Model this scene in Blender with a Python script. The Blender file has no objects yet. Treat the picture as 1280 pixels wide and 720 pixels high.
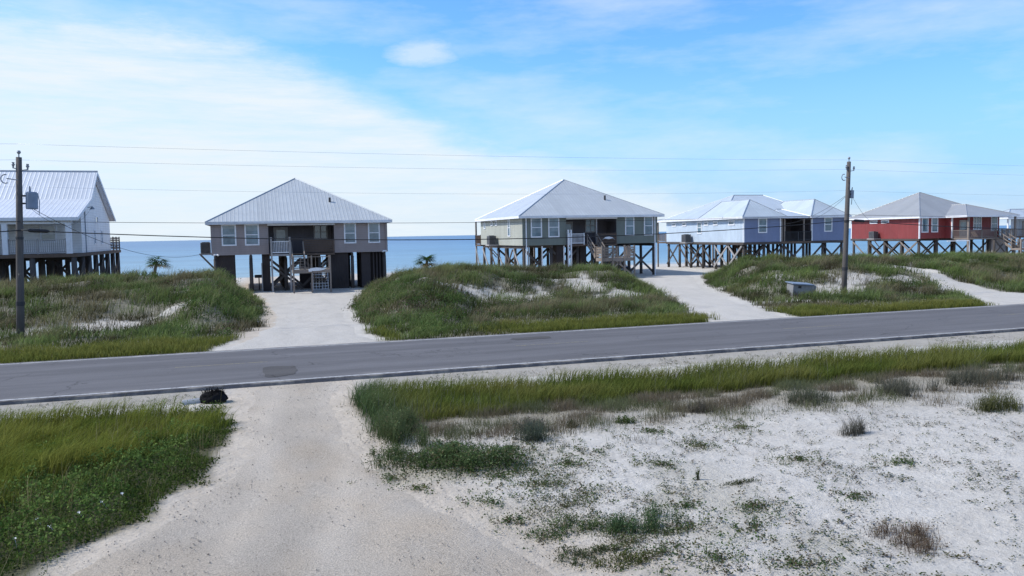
import bpy, math, random
import numpy as np
from mathutils import Vector, Matrix
random.seed(7); RNG = np.random.default_rng(11)
scn = bpy.context.scene; C = scn.collection
R = math.radians

# ------------------------------------------------------------------ materials
def nt_new(name):
    m = bpy.data.materials.new(name); m.use_nodes = True
    nt = m.node_tree; b = nt.nodes['Principled BSDF']
    return m, nt, b
def link(nt, a, b): nt.links.new(a, b)
def node(nt, t, **kw):
    n = nt.nodes.new(t)
    for k, v in kw.items(): setattr(n, k, v)
    return n
def mix(nt, fac, a, b, mode='MIX'):
    n = node(nt, 'ShaderNodeMix', data_type='RGBA', blend_type=mode)
    for s, v in ((0, fac), (6, a), (7, b)):
        if hasattr(v, 'is_linked') or hasattr(v, 'node'): nt.links.new(v, n.inputs[s])
        elif isinstance(v, (int, float)): n.inputs[s].default_value = v
        else: n.inputs[s].default_value = (*v, 1)
    return n.outputs[2]
def noise(nt, scale, detail=4, rough=.55, co=None, dim='3D'):
    n = node(nt, 'ShaderNodeTexNoise'); n.inputs['Scale'].default_value = scale
    n.inputs['Detail'].default_value = detail; n.inputs['Roughness'].default_value = rough
    if co is not None: nt.links.new(co, n.inputs['Vector'])
    return n.outputs['Fac']
def ramp(nt, fac, stops):
    r = node(nt, 'ShaderNodeValToRGB'); nt.links.new(fac, r.inputs[0])
    e = r.color_ramp.elements
    while len(e) < len(stops): e.new(.5)
    for k, (p, c) in enumerate(stops):
        e[k].position = p; e[k].color = (*c, 1) if hasattr(c, '__len__') else (c, c, c, 1)
    return r.outputs[0]
def mapping(nt, co, scale):
    m = node(nt, 'ShaderNodeMapping'); m.inputs['Scale'].default_value = scale
    nt.links.new(co, m.inputs['Vector']); return m.outputs[0]
def math_n(nt, op, a, b=None, c=None):
    n = node(nt, 'ShaderNodeMath', operation=op)
    for i, v in enumerate((a, b, c)):
        if v is None: continue
        if isinstance(v, (int, float)): n.inputs[i].default_value = v
        else: nt.links.new(v, n.inputs[i])
    return n.outputs[0]
def bump(nt, b, h, strength, dist=.02):
    n = node(nt, 'ShaderNodeBump'); n.inputs['Strength'].default_value = strength
    n.inputs['Distance'].default_value = dist
    nt.links.new(h, n.inputs['Height']); nt.links.new(n.outputs[0], b.inputs['Normal'])

def plain(name, c, rough=.6, var=.25, scale=3., metal=0, spec=.4, bmp=0):
    m, nt, b = nt_new(name)
    co = node(nt, 'ShaderNodeTexCoord').outputs['Object']
    f = noise(nt, scale, 5, .6, co)
    lo = tuple(x * (1 - var) for x in c); hi = tuple(min(1, x * (1 + var)) for x in c)
    link(nt, ramp(nt, f, [(.3, lo), (.7, hi)]), b.inputs['Base Color'])
    b.inputs['Roughness'].default_value = rough; b.inputs['Metallic'].default_value = metal
    b.inputs['Specular IOR Level'].default_value = spec
    if bmp: bump(nt, b, f, bmp)
    return m
def siding(name, c, lap=.15):
    m, nt, b = nt_new(name)
    co = node(nt, 'ShaderNodeTexCoord').outputs['Object']
    sx = node(nt, 'ShaderNodeSeparateXYZ'); link(nt, co, sx.inputs[0])
    saw = math_n(nt, 'FRACT', math_n(nt, 'DIVIDE', sx.outputs[2], lap))
    line = math_n(nt, 'GREATER_THAN', .12, saw)
    st = noise(nt, 1.2, 5, .65, mapping(nt, co, (1, 1, .35)))
    base = ramp(nt, st, [(.3, tuple(x * .84 for x in c)), (.7, tuple(min(1, x * 1.1) for x in c))])
    wx = noise(nt, 2.2, 6, .7, mapping(nt, co, (1.6, 1.6, .12)))
    base = mix(nt, ramp(nt, wx, [(.52, 0.), (.78, .3)]), base, tuple(.5 * x + .12 for x in c))
    col = mix(nt, math_n(nt, 'MULTIPLY', line, .35), base, tuple(x * .45 for x in c))
    link(nt, col, b.inputs['Base Color']); b.inputs['Roughness'].default_value = .65
    bump(nt, b, saw, .5, .012)
    return m
def metal_roof(name, c, rib=.3, dark=.72):
    m, nt, b = nt_new(name)
    co = node(nt, 'ShaderNodeTexCoord').outputs['Object']
    sx = node(nt, 'ShaderNodeSeparateXYZ'); link(nt, co, sx.inputs[0])
    ge = node(nt, 'ShaderNodeNewGeometry'); sn = node(nt, 'ShaderNodeSeparateXYZ'); link(nt, ge.outputs['True Normal'], sn.inputs[0])
    sel = math_n(nt, 'GREATER_THAN', math_n(nt, 'ABSOLUTE', sn.outputs[0]), math_n(nt, 'ABSOLUTE', sn.outputs[1]))
    d = math_n(nt, 'SUBTRACT', sx.outputs[1], sx.outputs[0])
    s = math_n(nt, 'ADD', sx.outputs[0], math_n(nt, 'MULTIPLY', sel, d))
    w = math_n(nt, 'PINGPONG', math_n(nt, 'DIVIDE', s, rib), .5)
    ribv = ramp(nt, w, [(.0, 1.), (.12, .75), (.2, 0.)])
    st = noise(nt, .9, 6, .7, co)
    base = ramp(nt, st, [(.25, tuple(x * .84 for x in c)), (.75, tuple(min(1, x * 1.06) for x in c))])
    pan = node(nt, 'ShaderNodeTexWhiteNoise', noise_dimensions='1D'); link(nt, math_n(nt, 'FLOOR', math_n(nt, 'DIVIDE', s, rib * 3)), pan.inputs['W'])
    base = mix(nt, 1., base, ramp(nt, pan.outputs['Value'], [(0., .93), (1., 1.04)]), 'MULTIPLY')
    rust = noise(nt, 2.4, 7, .75, co); base = mix(nt, ramp(nt, rust, [(.66, 0.), (.8, .35)]), base, (.30, .24, .20))
    link(nt, mix(nt, ribv, base, tuple(x * dark for x in c)), b.inputs['Base Color'])
    b.inputs['Roughness'].default_value = .42; b.inputs['Metallic'].default_value = .25
    bump(nt, b, ribv, .4, .025)
    return m
def wood(name, c, var=.35, scale=(6, 6, .8), rough=.85):
    m, nt, b = nt_new(name)
    co = node(nt, 'ShaderNodeTexCoord').outputs['Object']
    f = noise(nt, 3.5, 7, .65, mapping(nt, co, scale))
    g = noise(nt, .7, 3, .5, co)
    a = ramp(nt, f, [(.3, tuple(x * (1 - var) for x in c)), (.72, tuple(x * (1 + var) for x in c))])
    link(nt, mix(nt, .5, a, ramp(nt, g, [(.35, tuple(x * .7 for x in c)), (.65, tuple(x * 1.25 for x in c))])), b.inputs['Base Color'])
    b.inputs['Roughness'].default_value = rough; b.inputs['Specular IOR Level'].default_value = .2
    bump(nt, b, f, .4, .01)
    return m
def glass(name, lo, hi):
    m, nt, b = nt_new(name)
    co = node(nt, 'ShaderNodeTexCoord').outputs['Object']; oi = node(nt, 'ShaderNodeObjectInfo')
    off = node(nt, 'ShaderNodeVectorMath', operation='ADD'); link(nt, co, off.inputs[0]); link(nt, oi.outputs['Random'], off.inputs[1])
    f = noise(nt, 1.1, 3, .6, off.outputs[0])
    c = ramp(nt, f, [(.36, lo), (.64, hi)])
    # blinds pulled down to a different height in each window
    g = node(nt, 'ShaderNodeTexCoord').outputs['Generated']; sp = node(nt, 'ShaderNodeSeparateXYZ'); link(nt, g, sp.inputs[0])
    bl = math_n(nt, 'GREATER_THAN', math_n(nt, 'ADD', sp.outputs[2], math_n(nt, 'MULTIPLY', oi.outputs['Random'], .75)), .95)
    sl = math_n(nt, 'GREATER_THAN', math_n(nt, 'FRACT', math_n(nt, 'MULTIPLY', sp.outputs[2], 22)), .25)
    c = mix(nt, math_n(nt, 'MULTIPLY', math_n(nt, 'MULTIPLY', bl, sl), .3), c, (.34, .38, .40))
    link(nt, c, b.inputs['Base Color'])
    b.inputs['Roughness'].default_value = .06; b.inputs['Specular IOR Level'].default_value = .9
    return m
def foliage(name, transl=.3):
    m = bpy.data.materials.new(name); m.use_nodes = True; nt = m.node_tree
    for n in list(nt.nodes): nt.nodes.remove(n)
    o = node(nt, 'ShaderNodeOutputMaterial'); at = node(nt, 'ShaderNodeAttribute'); at.attribute_name = 'Col'
    d = node(nt, 'ShaderNodeBsdfDiffuse'); t = node(nt, 'ShaderNodeBsdfTranslucent'); mx = node(nt, 'ShaderNodeMixShader')
    link(nt, at.outputs['Color'], d.inputs[0]); link(nt, at.outputs['Color'], t.inputs[0])
    mx.inputs[0].default_value = transl
    link(nt, d.outputs[0], mx.inputs[1]); link(nt, t.outputs[0], mx.inputs[2]); link(nt, mx.outputs[0], o.inputs[0])
    return m

M = {}
M['white'] = plain('white_trim', (.74, .76, .80), .55, .1)
M['cream'] = siding('white_siding', (.80, .80, .80), .2)
M['taupe'] = siding('taupe_siding', (.30, .255, .25))
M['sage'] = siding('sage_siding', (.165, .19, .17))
M['sage_lit'] = siding('sunlit_sage_siding', (.40, .415, .365))  # sage siding with sunlight put into the colour, for the flank
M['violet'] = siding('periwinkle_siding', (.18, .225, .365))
M['violet_lit'] = siding('pale_and_sunlit_periwinkle_siding', (.49, .585, .69))  # blue house flank with sunlight put in; also a plain pale wall
M['red'] = siding('barn_red_siding', (.225, .037, .038))
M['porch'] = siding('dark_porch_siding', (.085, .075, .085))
M['roof'] = metal_roof('silver_metal_roof', (.56, .595, .625), .3, .89)
M['roof_pale'] = metal_roof('pale_metal_roof', (.60, .67, .73), .3, .9)
M['roof_grey'] = metal_roof('grey_metal_roof', (.40, .41, .42), .3, .9)
M['roof_white'] = metal_roof('white_metal_roof', (.72, .76, .83), .3, .84)
M['cap'] = plain('roof_cap', (.36, .4, .45), .45, .15, metal=.3)
M['pile'] = wood('dark_piling_wood', (.085, .075, .07))
M['panel'] = wood('dark_enclosure_wood', (.05, .042, .042))
M['timber'] = wood('weathered_timber', (.24, .205, .18))
M['deck'] = wood('brown_deck_wood', (.13, .095, .075))
M['greywood'] = wood('grey_weathered_wood', (.34, .33, .33))
M['pole'] = wood('pole_wood', (.115, .105, .10), .3, (9, 9, .5))
M['glass'] = glass('window_glass', (.045, .10, .14), (.11, .20, .26))
M['curtain'] = glass('curtained_glass', (.18, .25, .28), (.10, .16, .2))
M['dark'] = plain('dark_metal', (.03, .03, .034), .5, .3)
M['box'] = wood('box_board', (.26, .265, .275))
M['acgrey'] = plain('unit_grey', (.12, .125, .135), .55, .2)
M['black'] = plain('black_net', (.012, .012, .014), .9, .4, spec=.1)
M['wire'] = plain('black_cable', (.022, .022, .026), .6, .2)
M['thinwire'] = plain('bare_wire', (.42, .47, .54), .45, .2, metal=.4)
M['grey'] = plain('grey_metal', (.30, .33, .37), .5, .2, metal=.3)
M['transformer'] = plain('transformer_paint', (.20, .25, .33), .45, .15)
M['carpaint'] = plain('dark_car_paint', (.03, .035, .05), .25, .2, spec=.7)
M['rubber'] = plain('black_rubber', (.02, .02, .02), .8, .2)
M['lamp'] = plain('lamp_glass', (.6, .6, .58), .15, .1)
M['foliage'] = foliage('leaf_blades', .45)
M['dryfol'] = foliage('dry_blades', .2)

# ------------------------------------------------------------------ mesh helpers
class MB:
    def __init__(s): s.v = []; s.f = []
    def poly(s, pts):
        i = len(s.v); s.v += [tuple(p) for p in pts]; s.f.append(tuple(range(i, i + len(pts)))); return s
    def box(s, x0, x1, y0, y1, z0, z1):
        i = len(s.v)
        s.v += [(x, y, z) for z in (z0, z1) for x, y in ((x0, y0), (x1, y0), (x1, y1), (x0, y1))]
        s.f += [tuple(i + k for k in q) for q in ((3, 2, 1, 0), (4, 5, 6, 7), (0, 1, 5, 4), (1, 2, 6, 5), (2, 3, 7, 6), (3, 0, 4, 7))]
        return s
    def bar(s, p, q, w, h=None):
        h = h or w; p = Vector(p); q = Vector(q); d = (q - p).normalized()
        a = d.cross(Vector((0, 0, 1)))
        a = Vector((1, 0, 0)) if a.length < 1e-3 else a.normalized()
        b = a.cross(d).normalized(); i = len(s.v)
        for e in (p, q):
            for sa, sb in ((-1, -1), (1, -1), (1, 1), (-1, 1)):
                s.v.append(tuple(e + a * sa * w / 2 + b * sb * h / 2))
        s.f += [tuple(i + k for k in q_) for q_ in ((3, 2, 1, 0), (4, 5, 6, 7), (0, 1, 5, 4), (1, 2, 6, 5), (2, 3, 7, 6), (3, 0, 4, 7))]
        return s
    def tube(s, pts, radii, n=8, cap=True):
        pts = [Vector(p) for p in pts]
        if not hasattr(radii, '__len__'): radii = [radii] * len(pts)
        i0 = len(s.v)
        for k, p in enumerate(pts):
            d = (pts[min(k + 1, len(pts) - 1)] - pts[max(k - 1, 0)]).normalized()
            a = d.cross(Vector((.31, .95, .02))) if abs(d.z) > .8 else d.cross(Vector((0, 0, 1)))
            a.normalize(); b = a.cross(d)
            for j in range(n):
                t = 2 * math.pi * j / n
                s.v.append(tuple(p + (a * math.cos(t) + b * math.sin(t)) * radii[k]))
        for k in range(len(pts) - 1):
            for j in range(n):
                a0 = i0 + k * n + j; a1 = i0 + k * n + (j + 1) % n
                s.f.append((a0, a1, a1 + n, a0 + n))
        if cap:
            s.f.append(tuple(i0 + j for j in range(n))[::-1])
            s.f.append(tuple(i0 + (len(pts) - 1) * n + j for j in range(n)))
        return s
    def prism(s, plan, z0, z1):
        i = len(s.v); n = len(plan)
        s.v += [(x, y, z0) for x, y in plan] + [(x, y, z1) for x, y in plan]
        s.f.append(tuple(i + k for k in range(n))[::-1]); s.f.append(tuple(i + n + k for k in range(n)))
        for k in range(n): s.f.append((i + k, i + (k + 1) % n, i + n + (k + 1) % n, i + n + k))
        return s
    def build(s, name, mat, parent=None, smooth=False, bevel=0, loc=None):
        me = bpy.data.meshes.new(name); me.from_pydata(s.v, [], s.f); me.update()
        me.materials.append(mat if not isinstance(mat, str) else M[mat])
        if smooth: me.polygons.foreach_set('use_smooth', [True] * len(me.polygons))
        o = bpy.data.objects.new(name, me); C.objects.link(o)
        if parent is not None: o.parent = parent
        if loc is not None: o.location = loc
        if bevel:
            bm = o.modifiers.new('b', 'BEVEL'); bm.width = bevel; bm.segments = 2; bm.limit_method = 'ANGLE'
        return o
def tag(o, label, cat, group=None, kind=None):
    o['label'] = label; o['category'] = cat
    if group: o['group'] = group
    if kind: o['kind'] = kind
    return o
def thing(name, label, cat, loc=(0, 0, 0), group=None):
    o = bpy.data.objects.new(name, None); C.objects.link(o); o.location = loc; o.empty_display_size = .3
    return tag(o, label, cat, group)
def struct(o, label=None):
    o['kind'] = 'structure'
    if label: o['label'] = label
    return o

# ------------------------------------------------------------------ numpy noise + terrain
_T = RNG.random((256, 256))
def vn(x, y):
    x = np.asarray(x, float); y = np.asarray(y, float)
    xi = np.floor(x).astype(int); yi = np.floor(y).astype(int)
    fx = x - xi; fy = y - yi; fx = fx * fx * (3 - 2 * fx); fy = fy * fy * (3 - 2 * fy)
    a = _T[xi & 255, yi & 255]; b = _T[(xi + 1) & 255, yi & 255]; c = _T[xi & 255, (yi + 1) & 255]; d = _T[(xi + 1) & 255, (yi + 1) & 255]
    return (a * (1 - fx) + b * fx) * (1 - fy) + (c * (1 - fx) + d * fx) * fy
def fbm(x, y, o=4):
    s = 0; a = .5; t = 0
    for k in range(o):
        s = s + a * vn(np.asarray(x) * 2 ** k + 17.3 * k, np.asarray(y) * 2 ** k + 9.1 * k); t += a; a *= .55
    return s / t
def ss(a, b, x):
    t = np.clip((np.asarray(x, float) - a) / (b - a), 0, 1); return t * t * (3 - 2 * t)
def dist_poly(u, v, pts, ws):
    best = np.full(np.shape(u), 1e9)
    for (a, b), (c, d), w0, w1 in zip(pts[:-1], pts[1:], ws[:-1], ws[1:]):
        dx, dy = c - a, d - b; t = np.clip(((u - a) * dx + (v - b) * dy) / (dx * dx + dy * dy), 0, 1)
        best = np.minimum(best, np.hypot(u - a - t * dx, v - b - t * dy) - (w0 + t * (w1 - w0)))
    return best
FAR_DRIVES = [
    ([(1.9, 33.1), (2.2, 36.5), (2.7, 42), (3.2, 50), (3.7, 57), (4.2, 64), (4.3, 71)], [3.6, 2.6, 2.1, 2.4, 2.9, 4.0, 4.8]),
    ([(23.5, 33.1), (24.6, 37), (27.2, 44), (30.6, 52.5), (33.5, 60), (36.2, 67), (37.0, 73)], [2.3, 1.8, 1.9, 2.0, 2.6, 3.6, 3.8]),
    ([(43.4, 33.1), (44.9, 36.6), (45.4, 40.2), (46.3, 43.8), (47.6, 48.0)], [4.2, 2.8, 1.6, 1.1, .7])]
_dL = ([6, 9, 11.7, 12.3, 13.4, 14.6, 16.5, 19, 22, 24, 25.2], [-5.6, -4.0, -2.7, -2.2, -1.6, -1.1, -.6, -.4, -.5, -.45, -.3])
_dR = ([6, 9.3, 10.6, 12.1, 13.6, 15.3, 17.7, 21.9, 25.2], [4.6, 3.9, 3.5, 3.1, 2.6, 2.3, 2.06, 2.2, 2.7])
def near_drive(u, v):   # signed distance, negative inside
    return np.maximum(np.interp(v, *_dL) - u, u - np.interp(v, *_dR))
def far_drive(u, v):
    d = np.full(np.shape(u), 1e9)
    for p, w in FAR_DRIVES: d = np.minimum(d, dist_poly(u, v, p, w))
    return d
_crest = ([-60, -20, -12, -7, -2.5, 0, 9, 13, 18, 23, 27, 33, 37, 43, 49, 56, 62, 70, 100, 140],
          [1.5, 1.5, 1.52, 1.6, 1.62, 1.5, 1.45, 1.62, 1.55, 1.5, 1.2, .9, 1.3, 1.45, 1.5, 1.25, 1.25, 1.2, 1.2, 1.2])
_foot = ([-60, -12, -5, -2.5, 0, 6, 9.5, 13, 16, 22, 26, 34, 40, 50, 60, 140], [43, 43.2, 42.5, 39, 38.5, 37, 37, 43.5, 45.5, 45.5, 43.0, 40.3, 40.6, 40.6, 42, 44])
def tz(u, v):
    u = np.asarray(u, float); v = np.asarray(v, float)
    ft = np.interp(u, *_foot) + (fbm(u * .18, v * .18, 3) - .5) * 2.5
    prof = ss(0, 1, (v - ft) / (10.5 + 0 * v)) ** .8 * (1 - ss(59.5, 66.5, v + (fbm(u * .15 + 40, v * .1, 2) - .5) * 3))
    d12 = np.minimum(dist_poly(u, v, *FAR_DRIVES[0]), dist_poly(u, v, *FAR_DRIVES[1]))
    carve = ss(.1, 3.6, d12 + (fbm(u * .5, v * .5, 2) - .5) * .8)
    hill = (fbm(u * .28, v * .35, 3) - .42) * 1.35 + (fbm(u * .75 + 5, v * .75, 3) - .5) * .55
    z = np.interp(u, *_crest) * prof * carve * (1 + .35 * hill) + prof * carve * hill * .22
    z = z + .12 * ss(60, 68, v) - .95 * ss(80, 119, v) - 2.2 * ss(116, 165, v)
    off = ss(.3, 2.5, np.abs(v - 29.1) - 4.1)
    z = z + off * (1 - ss(66, 72, v)) * (fbm(u * .45, v * .45, 3) - .5) * .16
    # shallow swale where the roadside grass grows
    z = z - .18 * np.exp(-((v - 20.2) / 1.5) ** 2) * ss(.2, 2.0, near_drive(u, v)) * (v < 26)
    return z - .02 * (1 - off)
def nclus(n, g=1.6): return RNG.random(n) ** g

def mesh_np(name, verts, corner, starts, mat, col=None, parent=None):
    me = bpy.data.meshes.new(name)
    me.vertices.add(len(verts)); me.vertices.foreach_set('co', np.ascontiguousarray(verts, np.float32).ravel())
    me.loops.add(len(corner)); me.loops.foreach_set('vertex_index', np.ascontiguousarray(corner, np.int32))
    me.polygons.add(len(starts)); me.polygons.foreach_set('loop_start', np.ascontiguousarray(starts, np.int32))
    if col is not None:
        a = me.color_attributes.new('Col', 'FLOAT_COLOR', 'POINT')
        rgba = np.ones((len(verts), 4), np.float32); rgba[:, :3] = col
        a.data.foreach_set('color', rgba.ravel())
    me.update(calc_edges=True); me.validate()
    me.materials.append(M[mat] if isinstance(mat, str) else mat)
    o = bpy.data.objects.new(name, me); C.objects.link(o)
    if parent: o.parent = parent
    return o
def grid_np(name, us, vs, zf, mat, colf=None):
    U, V = np.meshgrid(us, vs); Z = zf(U, V)
    P = np.stack([U, V, Z], -1).reshape(-1, 3); nu, nv = len(us), len(vs)
    i = (np.arange(nv - 1)[:, None] * nu + np.arange(nu - 1)[None, :]).ravel()
    q = np.stack([i, i + 1, i + 1 + nu, i + nu], -1)
    o = mesh_np(name, P, q.ravel(), np.arange(len(q)) * 4, mat, None if colf is None else colf(U, V).reshape(-1, 3))
    o.data.polygons.foreach_set('use_smooth', [True] * len(q))
    return o

class Veg:
    """collects blades and leaves into one mesh"""
    def __init__(s): s.V = []; s.C = []; s.K = []; s.S = []; s.n = 0; s.l = 0
    def blades(s, p, h, w, lean, cb, ct, az=None, fine=True):
        n = len(p)
        if n == 0: return s
        a = RNG.random(n) * 2 * np.pi if az is None else az
        d = np.stack([np.cos(a), np.sin(a), 0 * a], -1)
        fa = RNG.random(n) * np.pi; sd = np.stack([np.cos(fa), np.sin(fa), 0 * fa], -1) * (w / 2)[:, None]
        up = np.array([0, 0, 1.])
        mid = p + up * (h * .55)[:, None] + d * (h * lean * .28)[:, None]
        tip = p + up * (h * (1 - .25 * lean))[:, None] + d * (h * lean * .9)[:, None]
        V = np.stack([p - sd, p + sd, mid - sd * .75, mid + sd * .75, tip], 1)
        cm = (cb + ct) / 2
        K = np.stack([cb, cb, cm, cm, ct], 1)
        b = s.n + np.arange(n)[:, None] * 5
        k = np.concatenate([b + np.array([0, 1, 3, 2]), b + np.array([2, 3, 4])], 1)
        st = s.l + np.stack([np.arange(n) * 7, np.arange(n) * 7 + 4], 1)
        s.V.append(V.reshape(-1, 3)); s.C.append(K.reshape(-1, 3)); s.K.append(k.ravel()); s.S.append(st.ravel())
        s.n += 5 * n; s.l += 7 * n; return s
    def leaves(s, p, size, col, flat=.5, asp=.45):
        n = len(p)
        if n == 0: return s
        a = RNG.random(n) * 2 * np.pi; el = (RNG.random(n) - .35) * np.pi * (1 - flat)
        d = np.stack([np.cos(a) * np.cos(el), np.sin(a) * np.cos(el), np.sin(el)], -1)
        r = RNG.normal(size=(n, 3)); r[:, 2] *= (1 - flat); sd = np.cross(d, r); sd = np.cross(np.cross(d, np.array([0, 0, 1.]) + r * (1 - flat)), d) * 0 + sd
        if flat > .6: sd = np.stack([-np.sin(a), np.cos(a), RNG.normal(size=n) * .25], -1)
        sd /= np.linalg.norm(sd, axis=1)[:, None] + 1e-9
        L = size[:, None]
        V = np.stack([p, p + d * L * .5 + sd * L * asp * .5, p + d * L, p + d * L * .5 - sd * L * asp * .5], 1)
        K = np.repeat(col[:, None, :], 4, 1)
        s.V.append(V.reshape(-1, 3)); s.C.append(K.reshape(-1, 3))
        s.K.append((s.n + np.arange(4 * n)).ravel()); s.S.append(s.l + np.arange(n) * 4)
        s.n += 4 * n; s.l += 4 * n; return s
    def build(s, name, mat='foliage', parent=None):
        return mesh_np(name, np.concatenate(s.V), np.concatenate(s.K), np.concatenate(s.S), mat, np.clip(np.concatenate(s.C), .003, 1), parent)
def lerp(a, b, t): return np.asarray(a)[None] * (1 - t[:, None]) + np.asarray(b)[None] * t[:, None]
def jit(c, s=.25): return c * (1 + (RNG.random((len(c), 1)) - .5) * 2 * s)
def scatter(n, u0, u1, v0, v1, dens):
    u = u0 + RNG.random(n) * (u1 - u0); v = v0 + RNG.random(n) * (v1 - v0)
    k = RNG.random(n) < dens(u, v); return u[k], v[k]
def P3(u, v, dz=-.02): return np.stack([u, v, tz(u, v) + dz], -1)

# ------------------------------------------------------------------ vegetation zones
def left_grass(u, v):
    d = near_drive(u, v)
    e = (fbm(u * 1.3, v * 1.3, 3) - .5) * 1.1
    return ss(.0, .35, d + e - .05) * (u < 1) * (1 - ss(22.0, 22.7, v + .16 * (u + 4) + (fbm(u * .8, v, 2) - .5) * 1.6))
def band_grass(u, v):
    lo = np.interp(u, [2, 3.5, 5, 8, 12, 18, 30, 45], [16.5, 18.3, 18.9, 19.3, 19.4, 19.5, 19.3, 19]) + (fbm(u * .7, v * .2, 3) - .5) * 1.3
    hi = np.interp(u, [2, 4, 8, 14, 30, 45], [22.5, 22.3, 22.1, 21.8, 21.9, 21.9]) + (fbm(u * .5 + 9, v * .3, 3) - .5) * 1.2
    return ss(lo - .15, lo + .25, v) * (1 - ss(hi - .3, hi + .15, v)) * ss(.05, .5, near_drive(u, v) + (fbm(u * 1.4, v * 1.4, 2) - .5) * .6) * (u > 1)
def far_strip(u, v):
    hi = np.interp(u, [-20, -10, -4, 11, 25, 41, 60], [37.2, 37.2, 37.5, 36.8, 36.4, 35.4, 35.4]) + (fbm(u * .4, v * .3, 3) - .5) * 2.2
    return ss(33.25, 33.6, v + (fbm(u * .9, v, 2) - .5) * .3) * (1 - ss(hi - .5, hi + .5, v)) * (1 - ss(5.5, 6.5, u) * (1 - ss(9.5, 11.5, u + (fbm(u, v, 2) - .5) * 2))) * ss(.0, .5, far_drive(u, v) + (fbm(u, v, 3) - .5) * 1.4)
BARE = [(-7.4, 44.0, 1.7, 1.1), (-4.4, 45.2, .8, .6), (-10.5, 43.6, 1.6, .9), (12.6, 48.6, 2.6, 1.5), (16.2, 48.8, 2.6, 1.6), (21.6, 50.6, 1.5, 2.2), (23, 47.4, 1.6, .8),
        (31.8, 40.8, 1.6, .9), (36.4, 43.4, 2.8, 1.5), (40.2, 45.2, 2.6, 1.2), (43.4, 45, 1.5, .8), (41, 53, 1.6, 1.2), (38.4, 50.5, 1.2, .9), (33.3, 51.5, .9, 1.6), (54, 57, 1.6, 1.8), (29, 41, .8, .6), (35.2, 47.6, 1, .8), (45.5, 49, 1.6, 1)]
def dune_veg(u, v):
    b = np.zeros(np.shape(u))
    nz = (fbm(u * 1.1, v * 1.1, 3) - .5) * 1.5 + (fbm(u * 2.6 + 7, v * 2.6, 2) - .5) * 1.2
    for cu, cv, ru, rv in BARE:
        b = np.maximum(b, 1 - ss(.75, 1.1, np.hypot((u - cu) / ru, (v - cv) / rv) + nz))
    area = ss(33.0, 36.8, v - np.interp(u, [-20, -5, -2, 0, 6, 9.5, 13, 25, 41, 60], [1.2, .9, -.3, -1, -2.6, -2.6, 1.4, 1.2, -.6, -.6]) + (fbm(u * .6, v * .6, 2) - .5) * 2.5) * (1 - ss(63, 67, v + (fbm(u * .3, v * .3, 2) - .5) * 5))
    return area * ss(.15, .7, far_drive(u, v) + (fbm(u * .9, v * .9, 3) - .5) * 1.3) * (1 - .86 * b)

def ground_col(U, V):
    sand = np.array([.585, .56, .525]); u = U.ravel(); v = V.ravel()
    c = np.repeat(sand[None], len(u), 0)
    t = fbm(u * .25, v * .25, 3); c = c * (.92 + .16 * t)[:, None]
    def over(m, col, k=1.):
        nonlocal c
        m = np.clip(m, 0, 1)[:, None] * k; c = c * (1 - m) + np.array(col)[None] * m
    over(1 - ss(.1, 1.0 + np.clip(15 - v, 0, 8) * .28 * (u > 0), near_drive(u, v) + (fbm(u * 1.2, v * 1.2, 3) - .5) * 1.2), (.565, .505, .435), 1.)
    over(left_grass(u, v), (.055, .06, .022), .92)
    over(band_grass(u, v), (.06, .06, .022), .9)
    over(far_strip(u, v), (.075, .085, .025), .9)
    over(dune_veg(u, v), (.10, .095, .05), .72)
    dry = ss(15.2, 18.2, v + (fbm(u * .6, v * .6, 3) - .5) * 3) * (v < 20) * (u > 3) * ss(.4, 1.2, near_drive(u, v))
    over(dry, (.25, .225, .17), .75)
    over((v < 25.2) * (v > 23.2) * ss(.2, 1, near_drive(u, v)), (.36, .335, .295), .75)
    over((v < 17) * (v > 4) * (u > 2) * ss(.5, .68, fbm(u * .55 + 3, v * .55 + 7, 3)) * (1 - ss(5, 9, u - (14 - v) * .3)), (.36, .34, .27), .55)
    return c

# ------------------------------------------------------------------ ground
def sand_mat():
    m, nt, b = nt_new('sand_ground')
    at = node(nt, 'ShaderNodeAttribute'); at.attribute_name = 'Col'
    co = node(nt, 'ShaderNodeTexCoord').outputs['Object']
    f = noise(nt, 14, 8, .7, co); g = noise(nt, 60, 4, .6, co); h = noise(nt, 1.6, 4, .6, co)
    c = mix(nt, 1., at.outputs['Color'], ramp(nt, f, [(.25, .78), (.5, .98), (.75, 1.08)]), 'MULTIPLY')
    c = mix(nt, 1., c, ramp(nt, g, [(.33, .76), (.43, 1.)]), 'MULTIPLY')
    c = mix(nt, 1., c, ramp(nt, h, [(.3, (.88, .87, .86)), (.7, (1.04, 1.04, 1.04))]), 'MULTIPLY')
    link(nt, c, b.inputs['Base Color']); b.inputs['Roughness'].default_value = .95; b.inputs['Specular IOR Level'].default_value = .1
    lg = noise(nt, 3.2, 5, .6, mapping(nt, co, (1, 1.3, 1)))
    bump(nt, b, math_n(nt, 'ADD', math_n(nt, 'MULTIPLY', lg, 2.2), math_n(nt, 'ADD', f, math_n(nt, 'MULTIPLY', g, .4))), .7, .06)
    return m
us = np.concatenate([np.linspace(-900, -70, 22)[:-1], np.arange(-70, -18, 1.), np.arange(-18, 75, .25), np.arange(75, 150, 1.5), np.linspace(150, 1200, 24)])
vs = np.concatenate([np.linspace(-600, -10, 14)[:-1], np.arange(-10, 5, 1.), np.arange(5, 72, .25), np.arange(72, 130, 1.), np.linspace(130, 170, 6)])
struct(grid_np('ground', us, vs, tz, sand_mat(), ground_col), 'white sandy ground with low dunes and a beach')

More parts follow.
